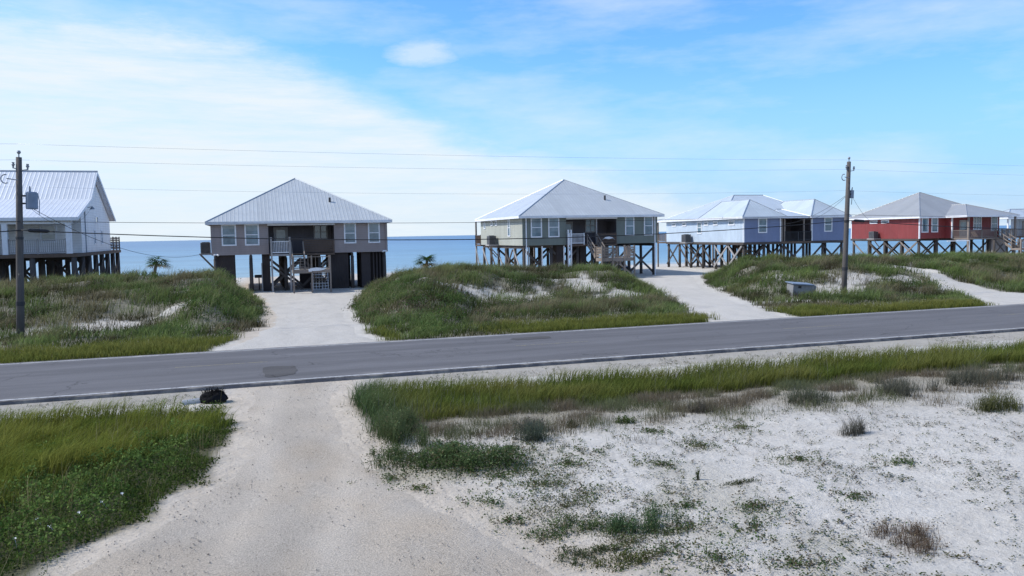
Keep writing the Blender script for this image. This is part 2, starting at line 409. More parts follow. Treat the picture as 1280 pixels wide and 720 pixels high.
def drive_mat(name, c, speck=.75, tracks=False):
    m, nt, b = nt_new(name)
    co = node(nt, 'ShaderNodeTexCoord').outputs['Object']
    f = noise(nt, 38, 6, .75, co); g = noise(nt, 1.1, 5, .6, mapping(nt, co, (1, .35, 1))); s = noise(nt, 95, 3, .6, co); k = noise(nt, 26, 2, .5, co)
    base = ramp(nt, g, [(.28, tuple(x * .9 for x in c)), (.5, c), (.72, tuple(min(1, x * 1.06) for x in c))])
    base = mix(nt, 1., base, ramp(nt, f, [(.3, .5), (.5, .95), (.72, 1.36)]), 'MULTIPLY')
    base = mix(nt, 1., base, ramp(nt, s, [(.36, speck * .7), (.44, 1.)]), 'MULTIPLY')
    base = mix(nt, 1., base, ramp(nt, k, [(.25, (.68, .64, .6)), (.31, (1., 1., 1.))]), 'MULTIPLY')
    if tracks:
        at = node(nt, 'ShaderNodeAttribute'); at.attribute_name = 'Col'; base = mix(nt, 1., base, at.outputs['Color'], 'MULTIPLY')
    link(nt, base, b.inputs['Base Color']); b.inputs['Roughness'].default_value = .95; b.inputs['Specular IOR Level'].default_value = .1
    bump(nt, b, math_n(nt, 'ADD', f, math_n(nt, 'MULTIPLY', s, .5)), .85, .04)
    return m
def sheet(name, us, vs, sd, mat, ns=1.2, amp=.5, colf=None):
    """a loose-surface sheet lying on the ground whose ragged border dips below it"""
    def zf(U, V):
        d = sd(U, V) + (fbm(U * ns, V * ns, 4) - .5) * amp
        return tz(U, V) + .02 - .075 * ss(-.75, .5, d)
    o = grid_np(name, us, vs, zf, mat, colf)
    U, V = np.meshgrid(us, vs); keep = (sd(U, V) < .6)
    nu = len(us); kk = (keep[:-1, :-1] | keep[1:, :-1] | keep[:-1, 1:] | keep[1:, 1:]).ravel()
    import bmesh
    bm = bmesh.new(); bm.from_mesh(o.data); bm.faces.ensure_lookup_table()
    bmesh.ops.delete(bm, geom=[f for f in bm.faces if not kk[f.index]], context='FACES'); bm.to_mesh(o.data); bm.free()
    return struct(o)
gm = drive_mat('gravel_drive', (.565, .505, .435), tracks=True)
def near_tracks(U, V):
    u = U.ravel(); v = V.ravel(); m = (np.interp(v, *_dL) + np.interp(v, *_dR)) / 2 + (fbm(v * .12, v * 0 + 3, 2) - .5) * .8 - .35 * ss(14, 8, v)
    x = u - m + (fbm(u * 2, v * .6, 3) - .5) * .25; tr = np.maximum(np.exp(-((x - .78) / .26) ** 2), np.exp(-((x + .78) / .26) ** 2)) * (.45 + .9 * fbm(u * .8, v * .5 + 30, 3)) * (1 - .6 * ss(13, 9, v))
    mid = np.exp(-(x / .42) ** 2); pt = fbm(u * .7 + 8, v * .7, 4); k = 1 + .13 * tr - .08 * mid + (pt - .5) * .14
    red = np.clip(fbm(u * .9 + 60, v * .6 + 4, 3) - .5, 0, 1)[:, None] * np.array([[.06, -.06, -.22]])
    return np.repeat(k[:, None], 3, 1) * (1 + red)
sheet('driveway', np.arange(-7, 6, .1), np.arange(4, 24.9, .1), near_drive, gm, colf=near_tracks)['label'] = 'pale gravel drive in the foreground running up to the road'
sm = drive_mat('sand_drive', (.60, .57, .53), .95)
for (p, w), (a, b_), lb in zip(FAR_DRIVES, ((-4, 11), (18, 43), (36, 70)), ('white sand drive to the taupe house', 'white sand drive to the green house', 'white sand track behind the right utility pole')):
    sheet('driveway', np.arange(a, b_, .25), np.arange(33.15, 75, .25), (lambda p, w: lambda u, v: dist_poly(u, v, p, w))(p, w), sm, .8, .9)['label'] = lb

# ------------------------------------------------------------------ road
def asphalt(name, c, var=.15):
    m, nt, b = nt_new(name)
    co = node(nt, 'ShaderNodeTexCoord').outputs['Object']
    f = noise(nt, 70, 5, .75, co); g = noise(nt, .5, 5, .6, mapping(nt, co, (.25, 1.6, 1))); t = noise(nt, 2.2, 6, .7, mapping(nt, co, (.12, 1, 1)))
    base = ramp(nt, g, [(.3, tuple(x * (1 - var) for x in c)), (.7, tuple(x * (1 + var) for x in c))])
    base = mix(nt, 1., base, ramp(nt, f, [(.3, .72), (.7, 1.25)]), 'MULTIPLY')
    base = mix(nt, 1., base, ramp(nt, t, [(.3, .88), (.7, 1.1)]), 'MULTIPLY')
    sp = node(nt, 'ShaderNodeSeparateXYZ'); link(nt, co, sp.inputs[0])
    wy = math_n(nt, 'ADD', sp.outputs[1], math_n(nt, 'MULTIPLY', math_n(nt, 'SUBTRACT', noise(nt, .25, 2, .5, co), .5), .5))
    for yc in (26.15, 28.0, 30.15, 32.0):
        d_ = math_n(nt, 'DIVIDE', math_n(nt, 'SUBTRACT', wy, yc), .38); e_ = math_n(nt, 'POWER', 2.718, math_n(nt, 'MULTIPLY', math_n(nt, 'MULTIPLY', d_, d_), -1))
        base = mix(nt, math_n(nt, 'MULTIPLY', e_, .22), base, tuple(x * .62 for x in c))
    vo = node(nt, 'ShaderNodeTexVoronoi', feature='DISTANCE_TO_EDGE'); vo.inputs['Scale'].default_value = .42
    wv = node(nt, 'ShaderNodeVectorMath', operation='ADD'); nz_ = node(nt, 'ShaderNodeTexNoise'); nz_.inputs['Scale'].default_value = 1.6; nz_.inputs['Detail'].default_value = 5; link(nt, co, nz_.inputs['Vector']); link(nt, co, wv.inputs[0]); link(nt, nz_.outputs['Color'], wv.inputs[1]); link(nt, mapping(nt, wv.outputs[0], (.45, 1, 1)), vo.inputs['Vector'])
    cr = math_n(nt, 'MULTIPLY', ramp(nt, vo.outputs['Distance'], [(0., 1.), (.012, .0)]), ramp(nt, noise(nt, .3, 3, .5, co), [(.45, 0.), (.6, .6)]))
    base = mix(nt, cr, base, tuple(x * .35 for x in c))
    sd = math_n(nt, 'MULTIPLY', math_n(nt, 'ADD', 0, math_n(nt, 'MAXIMUM', math_n(nt, 'SUBTRACT', 1, math_n(nt, 'DIVIDE', math_n(nt, 'SUBTRACT', sp.outputs[1], 24.95), .8)), math_n(nt, 'SUBTRACT', 1, math_n(nt, 'DIVIDE', math_n(nt, 'SUBTRACT', 33.24, sp.outputs[1]), .9)))), 1)
    sdm = math_n(nt, 'MULTIPLY', math_n(nt, 'MAXIMUM', sd, 0), ramp(nt, noise(nt, .8, 6, .7, co), [(.46, 0.), (.66, 1.)]))
    base = mix(nt, math_n(nt, 'MULTIPLY', sdm, .75), base, (.40, .38, .35))
    link(nt, base, b.inputs['Base Color']); b.inputs['Roughness'].default_value = .95; b.inputs['Specular IOR Level'].default_value = .08
    bump(nt, b, f, .35, .01)
    return m
am = asphalt('faded_asphalt', (.138, .138, .150)); ad = asphalt('dark_asphalt', (.045, .045, .05)); ap = asphalt('patched_asphalt', (.10, .098, .102))
def paint(name, c, wear=.5):
    m, nt, b = nt_new(name)
    co = node(nt, 'ShaderNodeTexCoord').outputs['Object']
    f = noise(nt, 9, 6, .75, co)
    link(nt, mix(nt, ramp(nt, f, [(wear - .06, 0.), (wear + .1, 1.)]), (.13, .13, .14), c), b.inputs['Base Color']); b.inputs['Roughness'].default_value = .8
    return m
road = MB()
xs = np.arange(-400, 601, 20.)
prof = [(24.95, -.15), (24.98, .058), (25.1, .066), (29.1, .10), (33.1, .066), (33.2, .055), (33.24, -.15)]
for a, b_ in zip(xs[:-1], xs[1:]):
    for (v0, z0), (v1, z1) in zip(prof[:-1], prof[1:]): road.poly([(a, v0, z0), (b_, v0, z0), (b_, v1, z1), (a, v1, z1)])
struct(road.build('road', am), 'grey two lane asphalt road')
def rz(v): return float(np.interp(v, [p[0] for p in prof], [p[1] for p in prof]))
def strip(name, mat, v0, v1, segs, dz=.004):
    mb = MB()
    for a, b_ in segs: mb.poly([(a, v0, rz(v0) + dz), (b_, v0, rz(v0) + dz), (b_, v1, rz(v1) + dz), (a, v1, rz(v1) + dz)])
    return struct(mb.build(name, mat))
strip('road_edge', ad, 24.985, 25.095, [(-400, 600)])
strip('road_edge_line', paint('worn_white_paint', (.46, .47, .49), .42), 25.2, 25.32, [(-400, 600)])
strip('road_edge_line', bpy.data.materials['worn_white_paint'], 32.72, 32.84, [(-400, 600)])
strip('road_centre_line', paint('worn_yellow_paint', (.30, .26, .13), .5), 29.11, 29.2, [(k * 12.2 - 100.2, k * 12.2 - 97.2) for k in range(30)])
def patch(u, v, ru, rv, mat, n=40):
    pts = []
    for k in range(n):
        t = 2 * math.pi * k / n; r = .85 + .3 * float(vn(np.cos(t) * 2 + u + 30, np.sin(t) * 2 + v))
        c_, s_ = math.cos(t), math.sin(t); q = (abs(c_) ** 10 + abs(s_) ** 10) ** -.1
        x, y = u + ru * c_ * q * r, v + rv * s_ * q * r; pts.append((x, y, rz(y) + .008))
    return struct(MB().poly(pts).build('road_patch', mat))
patch(.75, 27.0, .52, .95, ap); patch(10.9, 31.2, .8, .4, ap)

# ------------------------------------------------------------------ sea
def sea_mat():
    m, nt, b = nt_new('sea_water')
    co = node(nt, 'ShaderNodeTexCoord').outputs['Object']
    w = noise(nt, .45, 7, .65, mapping(nt, co, (.22, 1.2, 1))); d = noise(nt, .012, 5, .6, mapping(nt, co, (.3, 1.6, 1)))
    sp = node(nt, 'ShaderNodeSeparateXYZ'); link(nt, co, sp.inputs[0])
    near = ramp(nt, math_n(nt, 'DIVIDE', math_n(nt, 'SUBTRACT', sp.outputs[1], 112), 700), [(0., (.23, .345, .39)), (.05, (.17, .30, .385)), (.25, (.125, .255, .37)), (1., (.075, .18, .32))])
    c = mix(nt, 1., near, ramp(nt, d, [(.3, .82), (.7, 1.15)]), 'MULTIPLY')
    c = mix(nt, 1., c, ramp(nt, w, [(.3, .62), (.5, 1.), (.7, 1.3)]), 'MULTIPLY')
    link(nt, c, b.inputs['Base Color']); b.inputs['Roughness'].default_value = .32; b.inputs['Specular IOR Level'].default_value = .22
    bump(nt, b, w, .5, .35)
    return m
seam = sea_mat()
sx_ = np.concatenate([-np.geomspace(40000, 200, 20), np.linspace(-180, 300, 20), np.geomspace(320, 40000, 20)]); sy_ = np.concatenate([np.linspace(105, 300, 12), np.geomspace(330, 60000, 24)])
struct(grid_np('sea', sx_, sy_, lambda u, v: np.full(u.shape, -.8), seam), 'calm blue sea to the horizon')
def foam_mat():
    m, nt, b = nt_new('surf_foam'); b.inputs['Base Color'].default_value = (.62, .66, .68, 1); b.inputs['Roughness'].default_value = .8; return m
fm = MB(); uu = np.arange(-120, 260, 1.5)
for k, (v0, w0) in enumerate(((116.2, .5), (120.5, .25), (127, .3))):
    for a in uu:
        v = [v0 + 2.2 * float(fbm(x * .05 + k * 31, k * 7., 3)) for x in (a, a + 1.5)]
        w = [max(.0, w0 * (float(fbm(x * .15 + k * 11, 3. + k, 3)) * 3 - (.6 if k == 0 else 1.35))) for x in (a, a + 1.5)]
        if max(w) > .02: fm.poly([(a, v[0] - w[0], -.78), (a + 1.5, v[1] - w[1], -.78), (a + 1.5, v[1] + w[1], -.78), (a, v[0] + w[0], -.78)])
tag(fm.build('surf', foam_mat()), 'thin white surf lines along the beach', 'surf', kind='stuff')

# ------------------------------------------------------------------ house helpers (local frame: x along the road, y away from it)
def face(kind, x, y):
    return {'f': lambda s, t, n: (x + s, y - n, t), 'l': lambda s, t, n: (x - n, y + s, t), 'r': lambda s, t, n: (x + n, y + s, t)}[kind]
def fbox(mb, P, s0, s1, t0, t1, n0, n1):
    a = P(s0, t0, n0); b = P(s1, t1, n1)
    return mb.box(min(a[0], b[0]), max(a[0], b[0]), min(a[1], b[1]), max(a[1], b[1]), min(a[2], b[2]), max(a[2], b[2]))
def window(par, kind, x, y, w, z0, z1, rails=(.5,), mull=0, pane='glass', fw=.11, frame='white'):
    P = face(kind, x, y); s0, s1 = -w / 2, w / 2; mb = MB()
    fbox(mb, P, s0, s0 + fw, z0, z1, -.02, .05); fbox(mb, P, s1 - fw, s1, z0, z1, -.02, .05)
    fbox(mb, P, s0 + fw, s1 - fw, z1 - fw, z1, -.02, .05); fbox(mb, P, s0 + fw, s1 - fw, z0, z0 + fw, -.02, .06)
    for r in rails:
        zc = z0 + (z1 - z0) * r; fbox(mb, P, s0 + fw, s1 - fw, zc - .03, zc + .03, -.02, .04)
    for k in range(mull):
        c = s0 + (s1 - s0) * (k + 1) / (mull + 1); fbox(mb, P, c - .045, c + .045, z0 + fw, z1 - fw, -.02, .042)
    f = mb.build('window', frame, par)
    pm = MB(); fbox(pm, P, s0 + fw * .6, s1 - fw * .6, z0 + fw * .6, z1 - fw * .6, -.015, .012)
    pm.build('pane', pane, f)
    return f
def door(par, kind, x, y, w, z0, z1, mat='greywood', glassy=True):
    P = face(kind, x, y); mb = MB()
    fbox(mb, P, -w / 2, w / 2, z0, z1, -.02, .03)
    d = mb.build('door', mat, par)
    fr = MB()
    for s0, s1, t0, t1 in ((-w / 2 - .1, -w / 2, z0, z1 + .1), (w / 2, w / 2 + .1, z0, z1 + .1), (-w / 2, w / 2, z1, z1 + .1)): fbox(fr, P, s0, s1, t0, t1, -.02, .045)
    fr.build('door_frame', 'greywood', d)
    if glassy:
        g = MB(); fbox(g, P, -w / 2 + .12, w / 2 - .12, z0 + .9, z1 - .15, .03, .036); g.build('door_glass', 'curtain', d)
    h = MB(); fbox(h, P, w / 2 - .12, w / 2 - .06, z0 + .95, z0 + 1.1, .03, .09); h.build('handle', 'dark', d)
    return d
def railing(par, pts, z, h=1.0, mat='deck', gap=.13, post=.09, solid=False, name='railing'):
    mb = MB()
    for (a, b) in zip(pts[:-1], pts[1:]):
        A = Vector((*a, 0)); B = Vector((*b, 0)); L = (B - A).length; d = (B - A) / L
        za = z if not hasattr(z, '__len__') else z
        mb.bar((a[0], a[1], z + h), (b[0], b[1], z + h), .09, .05)
        mb.bar((a[0], a[1], z + .12), (b[0], b[1], z + .12), .05, .07)
        if solid:
            k = 0
            while k * .16 < h - .2: mb.bar((a[0], a[1], z + .24 + k * .16), (b[0], b[1], z + .24 + k * .16), .025, .11); k += 1
        else:
            n = max(1, int(L / gap))
            for k in range(1, n):
                p = A + d * (L * k / n); mb.bar((p.x, p.y, z + .155), (p.x, p.y, z + h - .025), .035)
        n = max(1, int(round(L / 1.9)))
        for k in range(n + 1):
            p = A + d * (L * k / n); mb.box(p.x - post / 2, p.x + post / 2, p.y - post / 2, p.y + post / 2, z - .05, z + h + .08)
    return mb.build(name, mat, par)
def hip(par, x0, x1, y0, y1, ze, ra, rb, mat, fascia='white', cap='cap', th=.1, name='roof'):
    """hip roof; ra and rb are the two ridge ends (x,y,z)"""
    mb = MB(); c = [(x0, y0, ze), (x1, y0, ze), (x1, y1, ze), (x0, y1, ze)]
    along_y = abs(rb[1] - ra[1]) >= abs(rb[0] - ra[0])
    if along_y:   # ra front
        F = [[c[0], c[1], ra], [c[1], c[2], rb, ra], [c[2], c[3], rb], [c[3], c[0], ra, rb]]
        hips = [(c[0], ra), (c[1], ra), (c[2], rb), (c[3], rb), (ra, rb)]
    else:         # ra left
        F = [[c[0], c[1], rb, ra], [c[1], c[2], rb], [c[2], c[3], ra, rb], [c[3], c[0], ra]]
        hips = [(c[0], ra), (c[1], rb), (c[2], rb), (c[3], ra), (ra, rb)]
    for q in F:
        q = [p for k, p in enumerate(q) if k == 0 or Vector(p) != Vector(q[k - 1])]
        mb.poly(q)
    mb.poly([(p[0], p[1], p[2] - .02) for p in c[::-1]])
    r = mb.build(name, mat, par)
    fs = MB()
    fs.box(x0 - .02, x1 + .02, y0 - .03, y0, ze - .2, ze + .025); fs.box(x0 - .02, x1 + .02, y1, y1 + .03, ze - .2, ze + .025)
    fs.box(x0 - .03, x0, y0, y1, ze - .2, ze + .025); fs.box(x1, x1 + .03, y0, y1, ze - .2, ze + .025)
    fs.build('fascia', fascia, r)
    cp = MB()
    for a, b in hips:
        if (Vector(a) - Vector(b)).length > .05: cp.tube([a, b], .06, 6)
    cp.build('ridge_cap', cap, r)
    return r
def pilings(par, xs, ys, z0, z1, r=.15, mat='pile'):
    for x in xs:
        for y in ys:
            h = random.uniform(-.02, .02)
            mb = MB(); mb.tube([(x + h, y, z0), (x, y + h, z1)], [r * 1.05, r * .92], 9); mb.build('piling', mat, par, True)
def brace(par, p, q, mat='pile', w=.07, h=.19):
    MB().bar(p, q, w, h).build('brace', mat, par)
def xbrace(par, p0, p1, z0, z1, mat='pile', both=True):
    brace(par, (*p0, z0), (*p1, z1), mat)
    if both:
        d = Vector((p1[0] - p0[0], p1[1] - p0[1])).normalized() ; o = Vector((-d.y, d.x)) * .09
        brace(par, (p0[0] + o.x, p0[1] + o.y, z1), (p1[0] + o.x, p1[1] + o.y, z0), mat)
def ac_unit(par, x, y, z, side=-1):
    """condenser on a bracketed shelf on the left wall at x"""
    s = MB(); s.box(x - 1.05, x - .02, y - .65, y + .65, z - .12, z); sh = s.build('equipment_shelf', 'greywood', par)
    b = MB()
    for yy in (y - .5, y + .5): b.bar((x - .98, yy, z - .13), (x + .1, yy, z - 1.35), .09)
    b.build('bracket', 'timber', sh)
    a = MB(); a.box(x - .95, x - .2, y - .45, y + .45, z + .004, z + .9); u = a.build('air_conditioner', 'acgrey', par, bevel=.03)
    g = MB()
    for k in range(9): g.box(x - .962, x - .95, y - .4, y + .4, z + .1 + k * .085, z + .14 + k * .085)
    for k in range(9): g.box(x - .88, x - .27, y - .462, y - .45, z + .1 + k * .085, z + .14 + k * .085)
    g.build('grille', 'dark', u)
    f = MB(); f.tube([(x - .57, y, z + .9), (x - .57, y, z + .94)], .3, 14); f.build('fan_guard', 'dark', u)
def stair(par, p, q, width, axis, mat='timber', n=None, rail=True):
    """straight flight from p (top) to q (bottom), width across"""
    p = Vector(p); q = Vector(q); a = Vector(axis); n = n or max(3, int(abs(p.z - q.z) / .19)); mb = MB()
    for s in (-1, 1): mb.bar(p + a * s * width / 2, q + a * s * width / 2, .05, .28)
    for k in range(n):
        c = p + (q - p) * ((k + .5) / n) + Vector((0, 0, .06)); mb.bar(c - a * width / 2, c + a * width / 2, .27, .045)
    st = mb.build('stairs', mat, par)
    if rail:
        r = MB()
        for s in (-1, 1):
            A = p + a * s * width / 2; B = q + a * s * width / 2; up = Vector((0, 0, 1))
            r.bar(A + up * .95, B + up * .95, .09, .06); r.bar(A + up * .5, B + up * .5, .05, .08)
            for t in (0.03, .5, .97): m_ = A + (B - A) * t; r.bar(m_, m_ + up * .98, .08)
        r.build('handrail', mat, st)
    return st
def downspout(par, x, y, z0, z1, mat='white'):
    MB().box(x - .05, x + .05, y - .09, y - .005, z0, z1).build('downspout', mat, par, bevel=.01)
def corner_trim(par, x, y, z0, z1): 
    MB().box(x - .03, x + .11, y - .03, y - .004, z0, z1).box(x - .03, x - .004, y - .003, y + .11, z0, z1).build('corner_trim', 'white', par)

# ------------------------------------------------------------------ the twin hip-roofed houses
def hip_house(loc, name, label, wall, wall_side, roofm, zf, ze, D, W, ridge, style, group=None):
    H = thing(name, label, 'house', loc, group)
    a, b, rec = .312 * W, .685 * W, 2.3
    zb = zf - .02
    plan = [(0, 0), (a, 0), (a, rec), (b, rec), (b, 0), (W, 0), (W, D), (0, D)]
    w = MB(); n = len(plan); w.prism(plan, zb, ze)
    wo = w.build('wall', wall, H)
    if wall_side: # thin skin over the flank, sunlight put into its paler colour
        MB().box(-.012, -.002, .004, D, zb + .002, ze).build('sunlit_side_wall', wall_side, H)
    # dark lining of the porch
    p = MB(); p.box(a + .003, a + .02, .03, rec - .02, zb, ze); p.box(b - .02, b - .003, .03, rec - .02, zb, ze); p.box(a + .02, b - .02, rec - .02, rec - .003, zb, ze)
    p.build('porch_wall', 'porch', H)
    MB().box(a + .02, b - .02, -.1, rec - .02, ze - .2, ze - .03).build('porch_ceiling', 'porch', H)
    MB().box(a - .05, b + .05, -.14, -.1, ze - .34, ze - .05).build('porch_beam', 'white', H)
    MB().box(a + .003, b - .003, -.15, rec - .02, zf - .18, zf).build('porch_deck', 'deck', H)
    oh = .34 if style == 1 else .5
    r = hip(H, -oh, W + oh, -.5, D + .5, ze, ridge[0], ridge[1], roofm)
    v = MB(); v.tube([(ridge[0][0] + 2.6, 2.6, ze + 1.0), (ridge[0][0] + 2.6, 2.6, ze + 2.05)], .1, 8); v.build('vent_pipe', 'dark', r)
    # windows of the two street-facing bays
    wz0, wz1 = (zf + .72, ze - .18) if style == 1 else (zf + .72, ze - .12)
    for fx in ((.097, .222, .778, .92) if style == 1 else (.098, .222, .785, .93)):
        window(H, 'f', fx * W, 0, 1.12 if fx < .5 else 1.0, wz0, wz1, (.5,), pane='glass')
    door(H, 'f', a + 1.05, rec - .02, .95, zf, zf + 2.1)
    window(H, 'f', .62 * W if style == 1 else .56 * W, rec - .02, 1.15, zf + 1.1, ze - .25, (.5,), 1, frame='greywood')
    # pilings and bracing
    xs = np.linspace(.25, W - .25, 6); ys = np.linspace(.35, D - .3, 6)
    pilings(H, xs, ys, -.3, zf - .32)
    for x in xs: MB().box(x - .08, x + .08, .1, D - .1, zf - .32, zf - .04).build('floor_beam', 'pile', H)
    return H, a, b, rec, xs, ys
T = 13.9
# --- taupe house
H1, a, b, rec, xs, ys = hip_house((-3.0, 68.0, .12), 'stilt_house', 'taupe stilt house with a silver pyramid roof at the end of the straight sand drive', 'taupe', None, 'roof', 3.05, 5.68, 14.0, 14.05, ((7.0, 6.8, 9.65), (7.0, 7.4, 9.65)), 1)
W, zf, ze = 14.05, 3.05, 5.68
def enclosure(par, x0, x1, y0, y1, z1, slat=0):
    mb = MB()
    if slat:
        n = int((x1 - x0) / .36); mb.box(x0, x0 + .75, y0, y1, -.2, z1); mb.box(x1 - .02, x1, y0, y1, -.2, z1); mb.box(x0 + .75, x1 - .02, y0 + .35, y0 + .4, -.2, z1)
        for k in range(1, 5): x = x0 + .75 + k * (x1 - x0 - .85) / 4.4; mb.box(x - .06, x + .06, y0, y0 + .3, -.2, z1)
    else:
        mb.box(x0, x1, y0, y1, -.2, z1)
        k = 0
        while x0 + .05 + k * .2 < x1 - .1: mb.box(x0 + .03 + k * .2, x0 + .2 + k * .2, y0 - .02, y0, -.2, z1 - .02); k += 1
    return mb.build('storage_enclosure', 'panel', par)
enclosure(H1, .3, 1.7, .3, 4.2, zf - .05); enclosure(H1, 3.85, 4.45, .3, 3.0, zf - .05); enclosure(H1, 9.35, 10.75, .3, 5.5, zf - .05); enclosure(H1, 11.85, 13.9, .3, 3.5, zf - .05, 1)
enclosure(H1, 6.9, 7.7, 2.2, 3.4, zf - .5)
MB().box(3.75, 3.83, .1, .2, -.2, zf - .7).build('post', 'greywood', H1)
# landing, rails and stair
lx0, lx1 = 4.55, 5.98
MB().box(lx0, lx1, -1.25, -.16, zf - .16, zf - .01).build('stair_landing', 'greywood', H1)
railing(H1, [(lx0 + .02, -.2), (lx0 + .02, -1.2), (lx1 - .02, -1.2)], zf, 1.0, 'white', .12, name='landing_railing')
for x in (lx0 + .0, lx1 - .0):
    mb = MB(); mb.box(x - .07, x + .07, -1.36, -1.25, -.2, zf + 1.35); mb.build('post', 'greywood', H1)
railing(H1, [(7.15, -.05), (b - .08, -.05)], zf, 1.05, 'deck', solid=True)
stair(H1, (6.6, -.15, zf), (6.6, -1.9, zf - 1.22), .95, (1, 0, 0), 'timber')
p2 = (6.05, 9.0); zl = zf - 1.25
MB().box(p2[0], p2[1], -3.1, -1.9, zl - .28, zl).build('lower_landing', 'timber', H1)
for x in (p2[0] + .06, 7.5, p2[1] - .06): MB().box(x - .06, x + .06, -3.16, -3.04, -.2, zl + 1.1).build('post', 'timber', H1)
railing(H1, [(p2[0] + .05, -1.95), (p2[0] + .05, -3.04), (p2[1] - .05, -3.04), (p2[1] - .05, -1.95)], zl, 1.0, 'timber', .5)
stair(H1, (8.3, -1.9, zl), (8.3, .6, .05), .9, (1, 0, 0), 'timber', rail=False)
for k, (x0, x1) in enumerate(((4.5, 7.0), (7.0, 9.3))):
    xbrace(H1, (x0, .45), (x1, .45), .35, zf - .5); xbrace(H1, (x0, 3.0), (x1, 3.0), .35, zf - .5)
    brace(H1, (x0, .2, zf - .95), (x1, .2, .1))
lt = MB()
for k in range(6): lt.box(7.75 + k * .24, 7.79 + k * .24, -.42, -.38, -.1, 1.55)
for k in range(7): lt.box(7.7, 9.0, -.46, -.425, .05 + k * .24, .09 + k * .24)
lt.build('lattice', 'white', H1)
ac_unit(H1, 0, 3.2, zf + .12)
pq = MB(); pq.prism([(7.25, -3.2), (7.5, -3.2), (7.5, -3.17), (7.25, -3.17)], zl - .16, zl + .05)
pq.poly([(7.2, -3.21, zl - .02), (7.6, -3.21, zl - .12), (8.1, -3.21, zl - .1), (8.5, -3.21, zl - .02), (8.3, -3.21, zl + .1), (7.85, -3.21, zl + .16), (7.4, -3.21, zl + .1)])
pq.build('name_plaque', 'white', H1)
for x in (.35, 13.75):
    mb = MB(); mb.box(x - .09, x + .09, -.12, -.01, zf - .02, zf + .1); mb.tube([(x - .1, -.14, zf + .06), (x - .16, -.22, zf - .02)], [.05, .08], 8); mb.tube([(x + .1, -.14, zf + .06), (x + .16, -.22, zf - .02)], [.05, .08], 8); mb.build('floodlight', 'white', H1)
downspout(H1, W - .12, 0, zf, ze - .2, 'taupe')
# --- green house
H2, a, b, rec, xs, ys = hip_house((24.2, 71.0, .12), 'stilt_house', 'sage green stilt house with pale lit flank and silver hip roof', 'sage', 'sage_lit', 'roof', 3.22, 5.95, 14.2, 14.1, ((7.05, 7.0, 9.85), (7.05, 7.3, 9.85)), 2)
W, zf, ze, D = 14.1, 3.22, 5.95, 14.2
enclosure(H2, 3.5, 4.3, .3, 2.2, zf - .05); enclosure(H2, 6.0, 6.6, .5, 2.5, zf - .05)
railing(H2, [(a + .25, -.2), (a + 1.75, -.2)], zf, 1.0, 'white', .12, name='porch_railing')
for x in (a + .1, a + .38): MB().box(x - .06, x + .06, -.32, -.2, -.2, zf + 1.4).build('post', 'white', H2)
MB().box(.53 * W, .53 * W + .12, -.06, .06, zf, ze - .2).build('porch_post', 'greywood', H2)
railing(H2, [(7.65, -.06), (b - .08, -.06)], zf, 1.0, 'deck', solid=True)
stair(H2, (7.0, -.15, zf), (7.0, -2.0, zf - 1.25), 1.0, (1, 0, 0), 'timber')
zl = zf - 1.28
MB().box(6.55, 9.95, -3.3, -2.0, zl - .32, zl).build('lower_landing', 'timber', H2)
for x in (6.6, 7.7, 8.9, 9.9): MB().box(x - .07, x + .07, -3.37, -3.24, -.2, zl + 1.15).build('post', 'timber', H2)
railing(H2, [(6.6, -2.05), (6.6, -3.24), (8.2, -3.24)], zl, 1.0, 'timber', solid=True); railing(H2, [(9.2, -3.24), (9.9, -3.24), (9.9, -2.05)], zl, 1.0, 'timber', solid=True)
MB().bar((8.2, -3.24, zl + 1.0), (9.2, -3.24, zl + 1.0), .09, .06).bar((8.2, -3.24, zl + .12), (9.2, -3.24, zl + .12), .05, .1).build('railing', 'timber', H2)
stair(H2, (9.3, -2.0, zl), (9.3, .6, .05), .9, (1, 0, 0), 'timber')
brace(H2, (6.7, -3.2, .2), (8.6, -3.2, zl - .3), 'timber', .06, .14); brace(H2, (9.7, -3.2, .3), (8.1, -3.2, zl - .3), 'timber', .06, .14)
fish = MB(); fish.poly([(8.05, -.19, zf + .38), (8.3, -.19, zf + .5), (8.75, -.19, zf + .43), (9.2, -.19, zf + .52), (9.45, -.19, zf + .36), (9.1, -.19, zf + .62), (8.78, -.19, zf + .68), (8.4, -.19, zf + .64)])
fish.build('name_plaque', 'white', H2)
for i in range(5):
    xbrace(H2, (xs[i], ys[0]), (xs[i + 1], ys[0]), .3, zf - .45, both=i in (0, 1, 4))
    xbrace(H2, (xs[i], ys[3]), (xs[i + 1], ys[3]), .3, zf - .45, both=True)
    xbrace(H2, (xs[0] - .17, ys[i]), (xs[0] - .17, ys[i + 1]), .3, zf - .45, 'greywood' if i in (0, 2, 4) else 'pile', both=i == 1)
for x in (.62, 1.98, 4.2): MB().box(x - .05, x + .05, .1, .2, -.2, zf - .1).build('post', 'white' if x > 1 else 'greywood', H2)
downspout(H2, .35, 0, -.1, ze - .1, 'white'); downspout(H2, W - .3, 0, -.1, ze - .1, 'white')
for y, w_, z0, z1 in ((4.0, .8, zf + .85, ze - .15), (8.3, .75, ze - .75, ze - .22), (9.9, .75, ze - .75, ze - .22), (12.6, .7, ze - 1.05, ze - .3)): window(H2, 'l', -.012, y, w_, z0, z1, (.5,) if z1 - z0 > 1 else (), fw=.1)
ac_unit(H2, -.02, 8.2, zf + .05)
railing(H2, [(-.02, D + .1), (-.02, D + 2.2), (2.6, D + 2.2)], zf, 1.0, 'deck'); MB().box(-.05, W, D + .004, D + 2.3, zf - .18, zf).build('rear_deck', 'deck', H2)
for x in (.05, 3.5, 7): MB().box(x - .08, x + .08, D + 2.1, D + 2.26, -.3, ze).build('deck_post', 'timber', H2)
brace(H2, (-.05, D + 2.1, zf - .3), (-.05, D + .2, .2), 'greywood')
